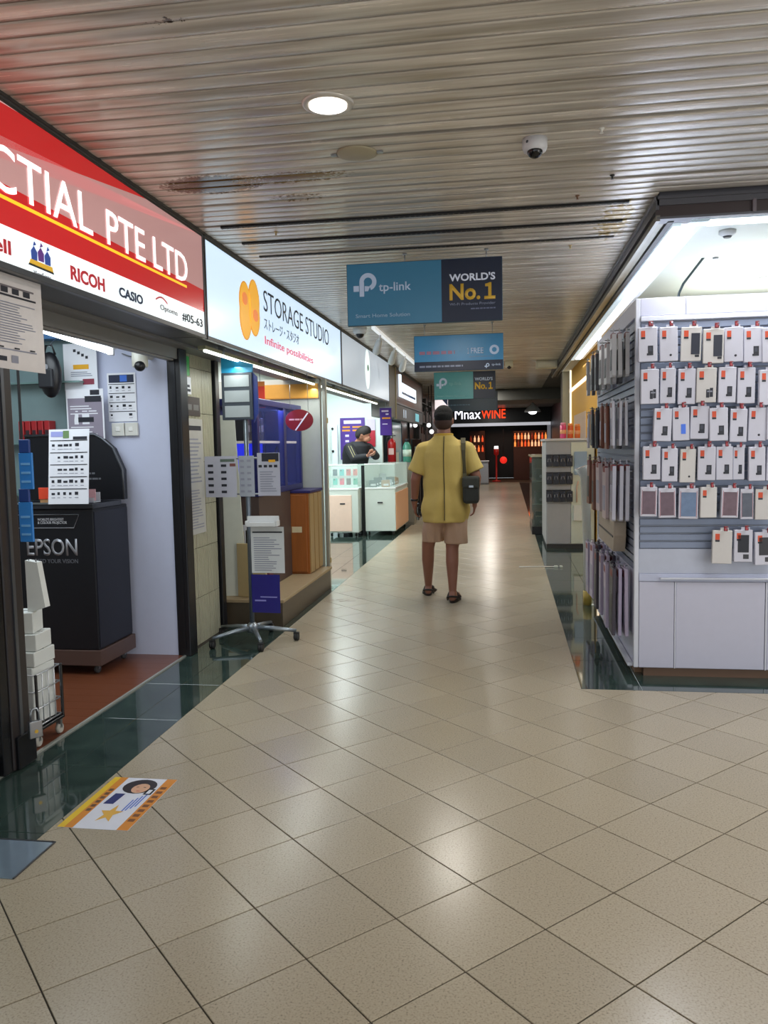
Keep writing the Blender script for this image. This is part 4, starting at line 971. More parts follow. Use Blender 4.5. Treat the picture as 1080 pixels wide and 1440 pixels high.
t, w, h = hanging(487, 372, 707, 450, 5.4, 'nearest and largest hanging sign, teal and navy, reading tp-link', (TEAL, NAVY), .615, rz=0)
net_logo(t, w, h, .68, .068, .62)
text('tp-link', w*.21, w*.42, h*.50, h*.68, CREAM, t, -.0025, bold=.012); text('Smart Home Solution', w*.055, w*.41, h*.13, h*.19, M('93b0c8', .4, emit=.08), t, -.0025, bold=.01)
text("WORLD'S", w*.665, w*.955, h*.64, h*.76, M('cdd3e2', .4, emit=.15), t, -.003, bold=.03); text('No.', w*.665, w*.86, h*.34, h*.60, GOLD, t, -.003, bold=.03); text('\uff11', w*.885, w*.955, h*.34, h*.60, GOLD, t, -.003, bold=.04)
text('Wi-Fi Products Provider', w*.665, w*.955, h*.26, h*.30, M('8a93ac', .4), t, -.003); dashes(w*.80, w*.955, h*.19, h*.21, M('6a7390', .4), t)
t, w, h = hanging(582, 473, 708, 519, 8.6, 'second hanging sign, light blue above a navy band', (M('3a86b4', .35, emit=.06), NAVY), 1.0, hooks=(.12, .88))
part('navy_band', t, [(.004, w-.004, -.004, -.002, .004, h*.27)], NAVY, label='navy lower band')
dashes(w*.06, w*.46, h*.47, h*.56, M('9a6a84', .4, emit=.05), t, seed=4); dashes(w*.62, w*.9, h*.36, h*.39, M('5f8ab0', .4), t, seed=5); text('FREE', w*.64, w*.78, h*.46, h*.62, CREAM, t, -.0025, bold=.02)
b = B(); n = 16
for i in range(n):
    a0, a1 = 2*math.pi*i/n, 2*math.pi*(i+1)/n
    b.prism([(w*.9+.05*math.cos(a0), h*.55+.05*math.sin(a0)), (w*.9+.05*math.cos(a1), h*.55+.05*math.sin(a1)), (w*.9+.025*math.cos(a1), h*.55+.025*math.sin(a1)), (w*.9+.025*math.cos(a0), h*.55+.025*math.sin(a0))], -.004, -.002, CREAM)
b.build('ring_picture', t); text('\uff11', w*.6, w*.62, h*.46, h*.62, CREAM, t, -.0025, bold=.02)
dashes(w*.06, w*.55, h*.11, h*.16, M('8a93ac', .4), t, -.0052, 6); net_logo(t, w, h, .22, .8, .1)
text('tp-link', w*.87, w*.97, h*.09, h*.17, CREAM, t, -.0045)
t, w, h = hanging(610, 524, 697, 560, 13.2, 'third hanging sign, smaller in view, pale teal and navy, reading No.1', (M('4a9298', .35, emit=.08), NAVY), .64, hooks=(.15, .85))
net_logo(t, w, h, .75, .068, .56); text('tp-link', w*.25, w*.45, h*.48, h*.64, M('7ab4b8', .4), t, -.0025)
text("WORLD'S", w*.665, w*.955, h*.66, h*.78, CREAM, t, -.003, bold=.03); text('No.', w*.665, w*.86, h*.34, h*.60, GOLD, t, -.003, bold=.04); text('\uff11', w*.885, w*.955, h*.34, h*.60, GOLD, t, -.003, bold=.05)
text('Smart Home Solution', w*.05, w*.5, h*.1, h*.16, M('7fb0b8', .4), t, -.0025)
t, w, h = hanging(622, 552, 700, 577, 16.5, 'fourth hanging sign, dark blue, behind the third', (M('1d3648', .4), NAVY), .98, hooks=(.2, .85))
dashes(w*.1, w*.5, h*.3, h*.36, M('4a6a80', .4), t, seed=7)
t, w, h = hanging(611, 556, 630, 576, 15.2, 'small white tilted sign just above the walking man', (M('e9dfe6', .4, emit=.25), NAVY), 1.0, hooks=(.3,))
b = B(); b.prism([(w*.3, h*.98), (w*.98, h*.98), (w*.98, h*.25)], -.006, -.002, NAVY); b.build('dark_corner', t)
# ================================================================ CEILING FITTINGS
p = AZ(461, 146, CZ)
t = thing('downlight', 'round glowing recessed downlight in the plank ceiling', 'light', (p.x, p.y, CZ))
b = B(); b.lathe([(.070, -.004), (.082, -.009), (.094, -.006), (.098, .001), (.098, .004)], M('c9c4bc', .3, .3), (0, 0, 0), 40)
b.build('trim_ring', t)
b = B(); b.lathe([(.068, -.0085), (.071, -.0105), (.001, -.0115)][::-1], M('fff8f2', .3, emit=2.2, var=0), (0, 0, 0), 36); b.build('diffuser', t)
p = AZ(502, 215, CZ); 
t = thing('round_cap', 'faded cream round ceiling cap with clips behind the downlight', 'cap', (p.x, p.y, CZ))
b = B(); b.lathe([(.088, .001), (.088, -.004), (.08, -.007), (.001, -.008)], M('a39a80', .5), (0, 0, 0), 32); b.build('disc', t)
part('clip', t, [(-.115, -.088, -.01, .01, -.008, .0), (.088, .115, -.01, .01, -.008, .0)], STEEL, .002)
p = AZ(752, 196, CZ)
t = thing('security_camera', 'white dome security camera with black eye on the plank ceiling', 'camera', (p.x, p.y, CZ))
b = B(); b.lathe([(.052, 0), (.052, -.035), (.046, -.05), (.03, -.056)], M('cfcfd2', .35), (0, 0, 0), 28); b.build('housing', t)
b = B(); b.ell((0, -.012, -.052), (.033, .033, .030), M('0a0a0c', .1)); b.build('lens_dome', t); b = B(); b.ell((-.03, -.036, -.02), (.008, .008, .008), DKSTEEL); b.build('screw', t)
for i, (px, py, lab) in enumerate(((846, 180, 'small white ceiling peg right of the dome camera'), (861, 246, 'small black ceiling screw nearest the kiosk corner'), (812, 275, 'small brown ceiling nozzle just above the nearest air slot'), (802, 345, 'small brass ceiling nozzle beyond the air slots'), (388, 326, 'small brass ceiling nozzle above the white sign'))):
    p = AZ(px, py, CZ); t = thing('ceiling_nozzle', lab, 'nozzle', (p.x, p.y, CZ))
    b = B(); b.lathe([(.012, 0), (.012, -.004), (.005, -.006), (.005, -.018), (.009, -.02)], [M('d8d8d0', .4), BLACK, M('6a4a30', .4), M('b09a6a', .4, .6), M('b09a6a', .4, .6)][i], (0, 0, 0), 12); b.build('nozzle_body', t)
p = AZ(766, 516, CZ)
t = thing('security_camera', 'small square white camera on the far ceiling beside second hanging sign', 'camera', AZ(716, 508, CZ)); part('housing', t, [(-.06, .06, -.06, .06, -.09, 0)], M('c9c9b8', .4), .006); b = B(); b.ell((0, -.03, -.09), (.035, .035, .035), BLACK); b.build('lens_dome', t)
t = thing('ceiling_duct', 'grey boxed duct under the ceiling at the far end on the right', 'duct', (.35, 19.0, 2.40)); part('duct_box', t, [(-.65, .98, 0, 2.5, 0, .23)], M('6e6e68', .5), .01); part('flange', t, [(-.67, 1.0, -.03, .02, -.02, .235)], M('5a5a55', .5), .004)
t = thing('beam_light', 'white emergency light box on the far right of the ceiling', 'light', (.62, 12.7, CZ-.12)); part('box', t, [(-.18, .14, 0, .2, 0, .115)], M('b7b7a8', .4), .006); part('lens', t, [(-.15, .11, -.004, 0, .02, .09)], M('c9c9bc', .3))

# ================================================================ RIGHT BULKHEAD
zb0 = AY(1080, 299, FBY).z
BD = M('5a5a60', .4, .3); BR = M('3b3031', .5)
bh = struct(part('trim_8', None, [(.78, 4.4, FBY, FBY+.03, zb0+.07, CZ+.04), (.78, 4.4, FBY-.012, FBY+.03, CZ-.02, CZ-.004), (.78, 4.4, FBY, FBY+.10, zb0, zb0+.012)], BD))
struct(part('trim_9', None, [(.776, 4.4, FBY+.012, FBY+.04, zb0+.014, zb0+.07)], BR))
for i in range(6): part('bracket', bh, [(1.25+.5*i, 1.27+.5*i, FBY-.004, FBY+.02, zb0+.01, zb0+.075)], M('6a6268', .4), .002)
b = B()
b.box(.775, .79, FBY, 14.6, zb0+.05, CZ+.04, BD); b.box(.765, .79, FBY, 14.6, CZ-.025, CZ-.006, M('77777a', .4, .3)); b.box(.79, .80, FBY+.02, 14.6, zb0+.02, zb0+.07, BR)
b.box(.775, .795, FBY, 14.6, zb0-.01, zb0+.02, M('77756c', .35, .5)); b.box(.80, .84, FBY+.06, 14.6, zb0+.01, zb0+.03, M('6f6d5c', .35, .5)); b.box(.845, .875, FBY+.06, 14.6, zb0-.004, zb0+.02, M('2b2b2c', .5))
struct(b.build('trim_10'))
for (z, h_) in ((.06, .1),): pass
LEDW = M('f2f8ff', .3, emit=3.2, var=0); LEDP = M('c3d4de', .4, emit=.55, var=0)
t = thing('light_trough', 'long bright white light trough over the side of the accessory kiosk', 'light', (.88, FBY+.12, zb0-.01))
part('trough', t, [(0, .045, 0, 7.0, 0, .05)], LEDP, .002); part('housing', t, [(.045, .17, 0, 7.0, .012, .05)], WHITE, .002)
for i in range(5): part('tube', t, [(.055, .125, .05+i*1.38, 1.40+i*1.38, 0, .02)], LEDW, .004)
t = thing('light_trough', 'bright white light trough running crosswise over the front of the kiosk', 'light', (1.06, FBY+.035, zb0-.012))
part('housing', t, [(-.1, 3.2, .0, .16, .012, .04)], LEDP, .002)
for i in range(2): part('tube', t, [(-.0+i*1.6, 1.56+i*1.6, .03, .12, 0, .014)], LEDW, .004)
# cable, detector, lamp on inner ceiling
cp = [AY(*q, 6.05) for q in ((1007, 312), (1007, 326), (1005, 338), (1000, 348), (991, 360), (981, 373), (971, 386), (961, 399), (955, 412), (953, 425))]
cp[0] = Vector((cp[1].x, 6.05, 2.64)); cp.append(Vector((cp[-1].x, 6.05, 2.165)))
t = thing('hanging_cable', 'dark grey cable hanging from the white inner ceiling over the kiosk', 'cable', cp[0])
b = B(); b.tube([p-cp[0] for p in cp], .009, M('39464a', .5), 8); b.build('cord', t); b = B(); b.lathe([(.02, -.012), (.02, 0)], GREY, (0, 0, 0), 12); b.build('grommet', t)
p = AZ(1023, 324, 2.64)
t = thing('smoke_detector', 'round grey detector on the white inner ceiling beside the cable', 'detector', (p.x, p.y, 2.64)); b = B(); b.lathe([(.05, 0), (.05, -.02), (.03, -.035)], M('b0b0ac', .4), (0, 0, 0), 20); b.build('base', t); b = B(); b.lathe([(.028, -.034), (.02, -.045)], DKGREY, (0, 0, 0), 16); b.build('sensor', t)
p = AZ(1077, 391, 2.64)
t = thing('downlight', 'round glowing downlight in the white inner ceiling at right edge', 'light', (p.x+.05, p.y, 2.64)); b = B(); b.lathe([(.11, .0), (.12, -.006), (.10, -.012)], WHITE, (0, 0, 0), 24); b.build('trim_ring', t); b = B(); b.lathe([(.098, -.010), (.001, -.014)], M('fffaf0', .3, emit=3, var=0), (0, 0, 0), 24); b.build('diffuser', t)

# ================================================================ ACCESSORY KIOSK
KY = 4.74; KX = AY(891, 936, KY).x; KE = 3.1; KB = .055
KW = M('bfc0d2', .4, var=.03); KT = M('cfd2dd', .35, .1); SLAT = M('838da3', .35, .25)  # slat colour darkened to stand for the shade between hung boxes
kt = AY(893, 420, KY).z
def kz(py, px=960): return AY(px, py, KY).z
K = thing('accessory_kiosk', 'large white slatwall kiosk on the right hung with phone accessories', 'kiosk', (KX, KY, 0))
W_ = KE-KX; D = 1.95
zl0, zl1 = kz(813), kz(799)
part('plinth', K, [(.06, W_, .03, D, 0, KB)], M('6a5140', .5)); part('plinth_side', K, [(.02, .06, .1, D, 0, KB)], M('8a6648', .5))
part('carcass', K, [(.02, W_, .02, D, KB, kt-.01)], M('aab0c0', .5))
part('corner_post', K, [(0, .026, 0, .03, KB, kt)], KT, .003); part('corner_post', K, [(0, .026, D-.03, D, KB, kt+.06)], KT, .003)
part('header_panel', K, [(.027, .27, .002, .02, kz(442), kt), (.272, W_, .002, .02, kz(442), kt)], KW, .002)
part('header_rail', K, [(.026, W_, -.012, .02, kz(450), kz(443))], KT, .003)
xd1 = AY(949, 880, KY).x-KX; xd2 = AY(1077, 880, KY).x-KX
part('lower_ledge', K, [(.026, W_, -.004, .02, zl0-.02, zl0+.025)], M('b9bfd6', .35), .003); part('ledge_lip', K, [(.14, W_, -.03, -.004, zl0-.004, zl0+.006)], KT, .002)
part('door', K, [(.028, xd1-.004, .0, .018, KB, zl0-.022)], KW, .003); 
part('door', K, [(xd1+.004, xd2-.006, .0, .018, KB, zl0-.022)], KW, .003); part('door', K, [(xd2+.006, xd2+.52, .0, .018, KB, zl0-.022)], KW, .003); part('door', K, [(xd2+.53, W_, .0, .018, KB, zl0-.022)], KW, .003)
part('door_stile', K, [(xd1-.003, xd1+.003, -.004, .016, KB, zl0-.022), (xd2-.004, xd2+.004, -.004, .016, KB, zl0-.022)], KT)
part('lower_board', K, [(.026, W_, .004, .02, zl0+.025, kz(772))], M('b6bccd', .4), .002)
z = kz(772)+.002; ztop = kz(451); ns = int((ztop-z)/.044); st = (ztop-z)/ns
b = B(); b.box(.03, W_, -.0, .012, 0.003, st-.006, SLAT, .002); sm = b.build('slat', K, (0, 0, z))
for i in range(1, ns):
    o = sm.copy(); COL.objects.link(o); o.parent = K; o.location = (0, 0, z+i*st)
# left side of kiosk: slats and rails
zs0 = .62
b = B(); b.box(0.0, .012, .035, D-.035, .003, st-.006, SLAT, .002); sl_ = b.build('side_slat', K, (0.004, 0, zs0))
for i in range(1, int((kt-.1-zs0)/st)):
    o = sl_.copy(); COL.objects.link(o); o.parent = K; o.location = (.004, 0, zs0+i*st)
part('side_header', K, [(0.002, .02, .03, D-.03, kt-.1, kt)], KW, .002); part('side_lower_panel', K, [(0.004, .02, .03, D-.03, KB, zs0)], KW, .002)
part('side_rail', K, [(-.03, .0, .03, D-.03, KB+.0, KB+.02)], KT, .002)
# ---- hung packages on the front
BOXW = M('c9c9d6', .35, var=.03); BOXY = M('cbc8c6', .4, var=.03); RT2 = M('d2502e', .4); RD = M('7d1f26', .45)
PIC = M('23242e', .35); PBLUE = M('4a78e8', .35)
def pkg(w, h, base, kind):
    t = thing('boxed_accessory', 'x', 'package')
    part('box', t, [(-w/2, w/2, -.012, .012, 0, h)], base, .0025)
    if kind != 'case':
        part('brand_tab', t, [(-w*.36, -w*.14, -.0135, -.012, h*.72, h*.90)], RT2); part('brand_base', t, [(-w*.36, -w*.14, -.0135, -.012, h*.66, h*.715)], PIC)
    if kind == 'small': part('product_picture', t, [(.0, w*.28, -.0135, -.012, h*.18, h*.46, PIC), (-w*.06, w*.02, -.0135, -.012, h*.18, h*.24, PIC), (w*.05, w*.2, -.014, -.0135, h*.3, h*.42, M('3d3f4c', .3))])
    if kind == 'dot':
        b = B(); b.ell((w*.1, -.012, h*.18), (w*.07, .003, w*.07), PIC, u=10, v=6); b.build('product_picture', t)
    if kind == 'large': part('product_picture', t, [(.0, w*.42, -.0135, -.012, h*.2, h*.82, M('2b2e3c', .25)), (w*.2, w*.4, -.0135, -.012, h*.12, h*.19, PIC)])
    if kind == 'blue': part('product_picture', t, [(.0, w*.28, -.0135, -.012, h*.2, h*.5, PBLUE)])
    if kind == 'tool':
        part('product_picture', t, [(.0, w*.16, -.0135, -.012, h*.14, h*.38, PIC), (w*.18, w*.34, -.0135, -.012, h*.16, h*.42, PIC), (.05*w, w*.3, -.0137, -.0122, h*.3, h*.34, GINK)])
    if kind == 'case':
        part('window', t, [(-w*.38, w*.38, -.0135, -.012, h*.08, h*.86)], M(random.choice(['6a7f9f', '5a5f6c', '6a5560', '4a505a']), .25, var=.3, scale=30)); part('frame_line', t, [(-w*.42, -w*.4, -.0135, -.012, h*.05, h*.9), (w*.4, w*.42, -.0135, -.012, h*.05, h*.9)], M('b0606a', .4))
    if kind == 'dark': part('product_picture', t, [(-w*.3, w*.3, -.0135, -.012, h*.3, h*.84, PIC), (.0, w*.3, -.0135, -.012, h*.1, h*.24, M('3a3a40', .4))])
    b = B(); b.box(-w*.02, w*.18, -.05, -.044, h*1.0, h*1.0+.028, RD, .002); b.box(w*.02, w*.12, -.0535, -.05, h+.004, h+.018, M('b8505a', .4)); b.build('price_tag', t)
    b = B(); b.tube([(.012, .02, h+.012), (.012, -.05, h+.012), (.012, -.055, h+.02)], .003, STEEL, 6); b.box(-.01, .034, -.003, .003, h-.004, h+.014, base); b.build('hang_tab', t)
    return t
rows = [
 (462, 509, [(898, 925, 'small'), (928, 954, 'dot'), (957, 986, 'large'), (988, 1018, 'large'), (1019, 1045, 'dot'), (1047, 1072, 'small'), (1073, 1099, 'dot')]),
 (519, 567, [(901, 927, 'tool'), (928, 950, 'small'), (953, 978, 'small'), (979, 1007, 'tool'), (1009, 1035, 'small'), (1036, 1062, 'small'), (1067, 1092, 'dot')]),
 (574, 619, [(918, 944, 'small'), (946, 970, 'blue'), (971, 996, 'small'), (998, 1024, 'small'), (1026, 1050, 'small'), (1052, 1077, 'dot'), (1078, 1102, 'small')]),
 (630, 676, [(904, 929, 'small'), (930, 953, 'small'), (955, 978, 'dot'), (981, 1006, 'small'), (1008, 1030, 'small'), (1031, 1047, 'small'), (1053, 1076, 'small'), (1078, 1100, 'small')]),
 (686, 728, [(900, 924, 'case'), (926, 951, 'case'), (954, 982, 'case'), (984, 1008, 'plain'), (1012, 1039, 'case'), (1041, 1060, 'case'), (1062, 1090, 'plain')]),
 (746, 792, [(1001, 1029, 'plain'), (1032, 1058, 'dark'), (1061, 1090, 'dark')])]
RN = ['top', 'second', 'third', 'fourth', 'fifth', 'bottom']; ON = ['first', 'second', 'third', 'fourth', 'fifth', 'sixth', 'seventh', 'eighth']
KD = {'small': 'with small black picture', 'dot': 'nearly blank', 'large': 'with large dark picture', 'tool': 'with two black pictures', 'blue': 'with bright blue picture', 'case': 'with see-through window', 'plain': 'plain cream', 'dark': 'with a big black device picture'}
cache = {}
for ri, (pt, pb, items) in enumerate(rows):
    for ii, (xa, xb_, kind) in enumerate(items):
        yk = KY-.075+.008*((ii*7+ri*3) % 3)
        jx = random.uniform(-1.2, 1.2); dip = random.uniform(-1.5, 2.0)
        a, c = AY(xa, pt+dip, yk), AY(xb_, pb+dip+random.uniform(-1, 1), yk)
        w, h = c.x-a.x-.004, a.z-c.z
        key = (kind, round(w/.012), ri)
        warm = (ri == 3 and ii in (2,)) or (ri == 4 and ii == 3) or (ri == 0 and ii in (2, 3)) or (ri == 1 and ii == 3) or kind == 'plain'
        base = BOXY if warm else BOXW
        lab = '%s box %s, %s from left, %s row of kiosk front' % ('cream' if warm else 'white', KD[kind] if kind != 'plain' else 'without picture', ON[ii], RN[ri])
        if key in cache: t = dup(cache[key], (a.x+w/2, yk, c.z))
        else: t = pkg(w, h, base, kind); t.location = (a.x+w/2, yk, c.z); cache[key] = t
        t['label'] = lab; t['group'] = 'boxed accessories on the kiosk front'
        t.rotation_euler = (0, random.uniform(-.02, .03), random.uniform(-.12, .12))
        # second box behind on the same hook for some
        if ri < 4 and (ii+ri) % 3 == 0:
            t2 = dup(t, (a.x+w/2+.008, yk+.034, c.z+.004), t.rotation_euler[2]*.3); t2['label'] = 'white box hung behind the %s box from left in the %s row' % (ON[ii], RN[ri]) ; t2['group'] = 'boxes behind others in the %s row' % RN[ri]
# side packages (left face of kiosk): cards seen edge-on
def side_pack(lab, grp, w, h, th, base, dk, bag=False):
    t = thing('hanging_pack', lab, 'package', (0, 0, 0), -HALF, grp)
    if bag:
        b = B(); b.prism([(-w/2, .01), (-w/2+.01, 0), (w/2-.01, 0), (w/2, .01), (w/2*.9, h*.95), (-w/2*.9, h*.95)], -th/2, th/2, base); b.build('sleeve', t)
    else: part('card', t, [(-w/2, w/2, -th/2, th/2, 0, h)], base, .003)
    part('contents', t, [(-w*.32, w*.32, -th/2-.002, th/2+.002, h*.15, h*.62)], dk, .004); part('header', t, [(-w*.3, w*.3, -th/2-.001, th/2+.001, h*.86, h*.97)], RD, .002)
    b = B(); b.tube([(0, .017, h+.01), (0, -.017, h+.01)], .003, STEEL, 6); b.box(-.012, .012, -.003, .003, h-.005, h+.02, base); b.build('hang_tab', t)
    return t
def on_side(px, py, x): return AX(px, py, x)
srows = [('topmost', 2.0, .26, .10, .022, [M('bcbcc0', .3), M('d6d6da', .3), M('55565c', .4)], 6, 'cable packs'),
         ('second', 1.60, .26, .11, .016, [M('c3c4d0', .3), M('7a4430', .4), M('30333c', .4)], 6, 'slim white packs'),
         ('third', 1.24, .34, .15, .02, [M('c3c3d2', .2, alpha=.9), M('c4b3b8', .3), M('7a4a38', .4)], 5, 'large sleeved packs'),
         ('lowest', .62, .40, .15, .02, [M('b3a8c0', .3), M('9f96b0', .3), M('3a3440', .4)], 6, 'purple-grey packs')]
for rn, zt, h, w, th, ms, npeg, nm in srows:
    for pg in range(npeg):
        y = KY+.14+pg*(D-.22)/npeg
        for d in range(3):
            m = ms[(pg*2+d*(pg % 2)) % 3] if rn != 'lowest' else ms[(pg+d) % 3]
            key = ('s', rn, m.name)
            lab = '%s %s, %s peg, %s row on side of kiosk' % (['inner', 'middle', 'outer'][d], nm[:-1], ['nearest', 'second', 'third', 'fourth', 'fifth', 'farthest'][pg], rn)
            if key in cache: t = dup(cache[key], (KX-.03-d*.036, y+.012*d, zt-h-.02*(pg % 2)))
            else: t = cache[key] = side_pack(lab, '', w, h, th, m, M('2b2d34', .4) if (rn == 'topmost' or m is ms[2]) else M('a0a0b4', .4), bag=rn in ('third', 'topmost')); t.location = (KX-.03-d*.036, y+.012*d, zt-h-.02*(pg % 2))
            t['label'] = lab; t['group'] = '%s in the %s row on the kiosk side' % (nm, rn)
            t.rotation_euler = (random.uniform(-.015, .015), 0, -HALF+random.uniform(-.05, .05))
# beige bag between rows
t = thing('beige_case', 'beige zipped case hanging between package rows on the side of kiosk', 'case', (KX-.055, KY+.62, .70), -HALF)
b = B(); b.prism([(-.42, .0), (.36, .0), (.40, .1), (.40, .18), (.3, .2), (-.42, .2)], -.03, .04, M('a99c8c', .6, var=.12)); b.build('case_body', t); part('zip', t, [(-.40, .36, -.034, -.03, .085, .095)], DKGREY)
# kiosk end: tall white curled banner at far left corner and yellow base
t = thing('plastic_roll', 'tall clear plastic roll standing at the far corner of kiosk side', 'roll', (KX-.06, KY+2.12, 0))
b = B(); b.tube([(0, 0, .0), (.0, 0, .5), (-.02, 0, 1.08), (-.05, .0, 1.16)], [.03, .035, .04, .06], M('c6c9c4', .15, alpha=.65), 12); b.build('roll', t); b = B(); b.lathe([(.036, 0), (.036, .12)], M('b9a04a', .4), (0, 0, 0), 12); b.build('yellow_base', t)

# ================================================================ CABINET 2
t0 = AY(768, 617, 10.6)
cxa, cxb = AY(768, 760, 10.6).x, min(1.10, AY(839, 700, 10.6).x); ctop = t0.z
Cb = thing('white_cabinet', 'white display cabinet with headset rack beyond the kiosk on right', 'cabinet', (cxa, 10.6, 0)); w = cxb-cxa; wm_ = AY(803, 700, 10.6).x-cxa
part('carcass', Cb, [(0, w, 0, 1.2, .05, ctop-.03)], M('a8abb0', .5), .004); part('top', Cb, [(-.02, w+.01, -.03, 1.22, ctop-.03, ctop)], M('c9cad0', .35), .004)
part('plinth', Cb, [(.01, w-.01, .02, 1.2, 0, .05)], DKGREY); part('right_door', Cb, [(wm_, w-.006, -.012, 0, .06, ctop-.05)], M('cbd2c6', .4), .003); part('left_panel', Cb, [(.01, wm_-.006, -.01, 0, .06, ctop-.05)], M('a4a7ae', .45), .003)
part('white_box', Cb, [(wm_+.03, w-.05, -.05, -.012, .36, .56)], M('d0d3d0', .4), .003)
zr = [AY(786, 643, 10.5).z, AY(786, 668, 10.5).z, AY(786, 693, 10.5).z]
part('hook_bar', Cb, [(.0, wm_-.0, -.03, -.01, z_+.02, z_+.035) for z_ in zr], BLACK)
cnt = 0
hp = None
for ri, z_ in enumerate(zr):
    for k in range(4):
        x = cxa+.04+k*.085
        lab = '%s black earphone pack in the %s row of the white cabinet' % (['leftmost', 'second', 'third', 'rightmost'][k], ['upper', 'middle', 'lower'][ri])
        if hp is None:
            hp = t = thing('earphone_pack', lab, 'package', (x, 10.55, z_-.10), 0, 'earphone packs on the white cabinet')
            part('blister', t, [(-.04, .04, -.02, .012, -.02, .12)], M('2a2d38', .25), .006); b = B(); b.tube([(-.02, -.024, .04), (-.015, -.024, .08), (.015, -.024, .08), (.02, -.024, .04)], .006, GINK, 6); b.build('earphones', t); part('header_card', t, [(-.03, .03, -.0135, -.012, .095, .115)], M('8d94a8', .4))
        else: dup(hp, (x, 10.55, z_-.10), 0, lab)
t = thing('hanging_pouch', 'pale blue pouch with dark tool hanging on the right cabinet door', 'pouch', (cxa+wm_+.12, 10.565, .95)); part('pouch', t, [(-.08, .08, 0, .02, 0, .30)], M('8fa8c4', .3), .006); part('tool_handle', t, [(.1, .13, .0, .02, .02, .26)], M('1f3a3a', .4), .004)
t = thing('earbud_set', 'pink earbuds with wires hanging low on the right cabinet door', 'earphones', (cxa+wm_+.12, 10.57, .60)); b = B()
for dx in (-.05, .03): b.tube([(dx, 0, 0), (dx, 0, .2), (dx+.02, 0, .27)], .008, M('d8b4a4', .4), 6)
b.build('wire', t); b = B(); b.ell((.09, -.01, .26), (.03, .02, .045), INK); b.build('earbud', t)
for i, (px, c, hh, rr_, lab) in enumerate(((792, 'd8467a', .20, .038, 'pink cylinder container on top of the white cabinet'), (802, 'e0602a', .19, .034, 'left orange cylinder container on top of the white cabinet'), (812, 'e0702e', .18, .034, 'right orange cylinder container on top of the white cabinet'))):
    x = AY(px, 617, 10.75).x
    t = thing('container', lab, 'container', (x, 10.75, ctop), 0, 'bright containers on the white cabinet'); b = B(); b.lathe([(rr_, 0), (rr_+.002, .01), (rr_+.002, hh-.03), (rr_*.9, hh-.028)], M(c, .35), (0, 0, 0), 18); b.build('can', t); b = B(); b.lathe([(rr_*.92, hh-.03), (rr_*.92, hh), (rr_*.8, hh+.004)], M('efa060', .35) if i else M('e88aa8', .35), (0, 0, 0), 18); b.build('lid', t)
    b = B(); b.lathe([(rr_+.0025, hh*.3), (rr_+.0025, hh*.55)], M('f0a878', .4), (0, 0, 0), 18); b.build('label_band', t)
t = thing('price_card', 'white price card tilted on top of the cabinet before the yellow wall', 'card', (AY(815, 600, 10.95).x, 10.95, ctop), .15); b = B(); b.prism([(-.07, 0), (.08, 0), (.08, .36), (-.07, .30)], 0, .006, M('c9cacc', .4)); b.build('card', t); part('edge_strip', t, [(.074, .082, -.003, .008, 0, .36)], PAPER); part('foot', t, [(-.07, .08, -.0, .06, 0, .004)], WHITE)
# yellow wall trims (lit white lines)
LW_ = M('fff2d8', .3, emit=1.2, var=0)
y0, y1 = 8.3, 14.85
t = thing('light_line', 'thin white light lines crossing the orange yellow wall', 'light', (1.119, 8.2, 0))
def ywp(px, py): p = AX(px, py, 1.12); return p.y-8.2, p.z
vline = [ywp(843, 500)[0], ywp(803, 560)[0]]
part('upright_line', t, [(-.02, 0, vline[0]-.03, vline[0]+.03, 0, 2.635)], LW_); part('upright_line', t, [(-.02, 0, vline[1]-.1, vline[1]+.02, 0, 2.635)], LW_)
z_ = ywp(815, 540)[1]; part('cross_line', t, [(-.02, 0, vline[0], vline[1], z_-.025, z_+.025)], LW_)
# grey pillar at end of yellow wall
struct(part('pillar_right', None, [(.98, 1.2, 14.9, 15.3, 0, CZ)], M('8a8a7c', .5), .005)); struct(part('trim_11', None, [(.97, .98, 15.0, 15.04, 0, CZ)], M('4a2a2c', .5)))
# ---- dark glass case with goods beyond cabinet 2
gx = AY(748, 700, 12.2).x
t = thing('glass_case', 'narrow dark glass display case beyond the white cabinet', 'case', (gx+.12, 12.2, 0))
part('base', t, [(-.12, .15, 0, 1.2, 0, .12)], BLACK, .004); part('glass_box', t, [(-.12, .15, 0, 1.2, .12, 1.16)], M('5f6f68', .08, alpha=.55, var=0)); part('top_tray', t, [(-.14, .17, -.02, 1.22, 1.16, 1.19)], M('b0a890', .3, .4), .004)
for z_ in (.45, .8): part('glass_shelf', t, [(-.115, .145, .01, 1.18, z_, z_+.01)], M('8fa39a', .1, alpha=.6, var=0))
rr = random.Random(9); k = 0
for z_, zn in ((.125, 'lowest'), (.462, 'middle'), (.812, 'upper')):
    for i in range(4):
        t2 = thing('dark_gadget', '%s dark gadget on the %s level of the dark glass case' % (['nearest', 'second', 'third', 'farthest'][i], zn), 'gadget', (gx+.135, 12.3+i*.27, z_), 0, 'dark gadgets in the glass case')
        b = B(); b.box(-.07, .07, -.04, .06, 0, .1+.08*rr.random(), M(rr.choice(['1c1e24', '2b2d36', '3a3c46']), .3), .01); b.build('body', t2); b = B(); b.lathe([(.02, -.05), (.024, -.04)], GINK, (0, 0, .06), 10, 'Y'); b.build('dial', t2)
# ---- ground clutter right: fallen white cable tray on marble near px 760,798
p = AZ(765, 798)
t = thing('cable_cover', 'short white cable cover lying across the marble edge on the right', 'cable cover', (p.x-.05, p.y, .0), .05)
b = B(); b.tube([(-.22, 0, .008), (-.05, .01, .008), (.1, .0, .008), (.2, -.01, .008)], .007, M('d8d6d0', .4), 8); b.build('strip', t); part('plug_block', t, [(.16, .2, -.03, .02, .0, .02), (.22, .25, -.03, .02, 0, .02)], M('c6ccc4', .4), .003)

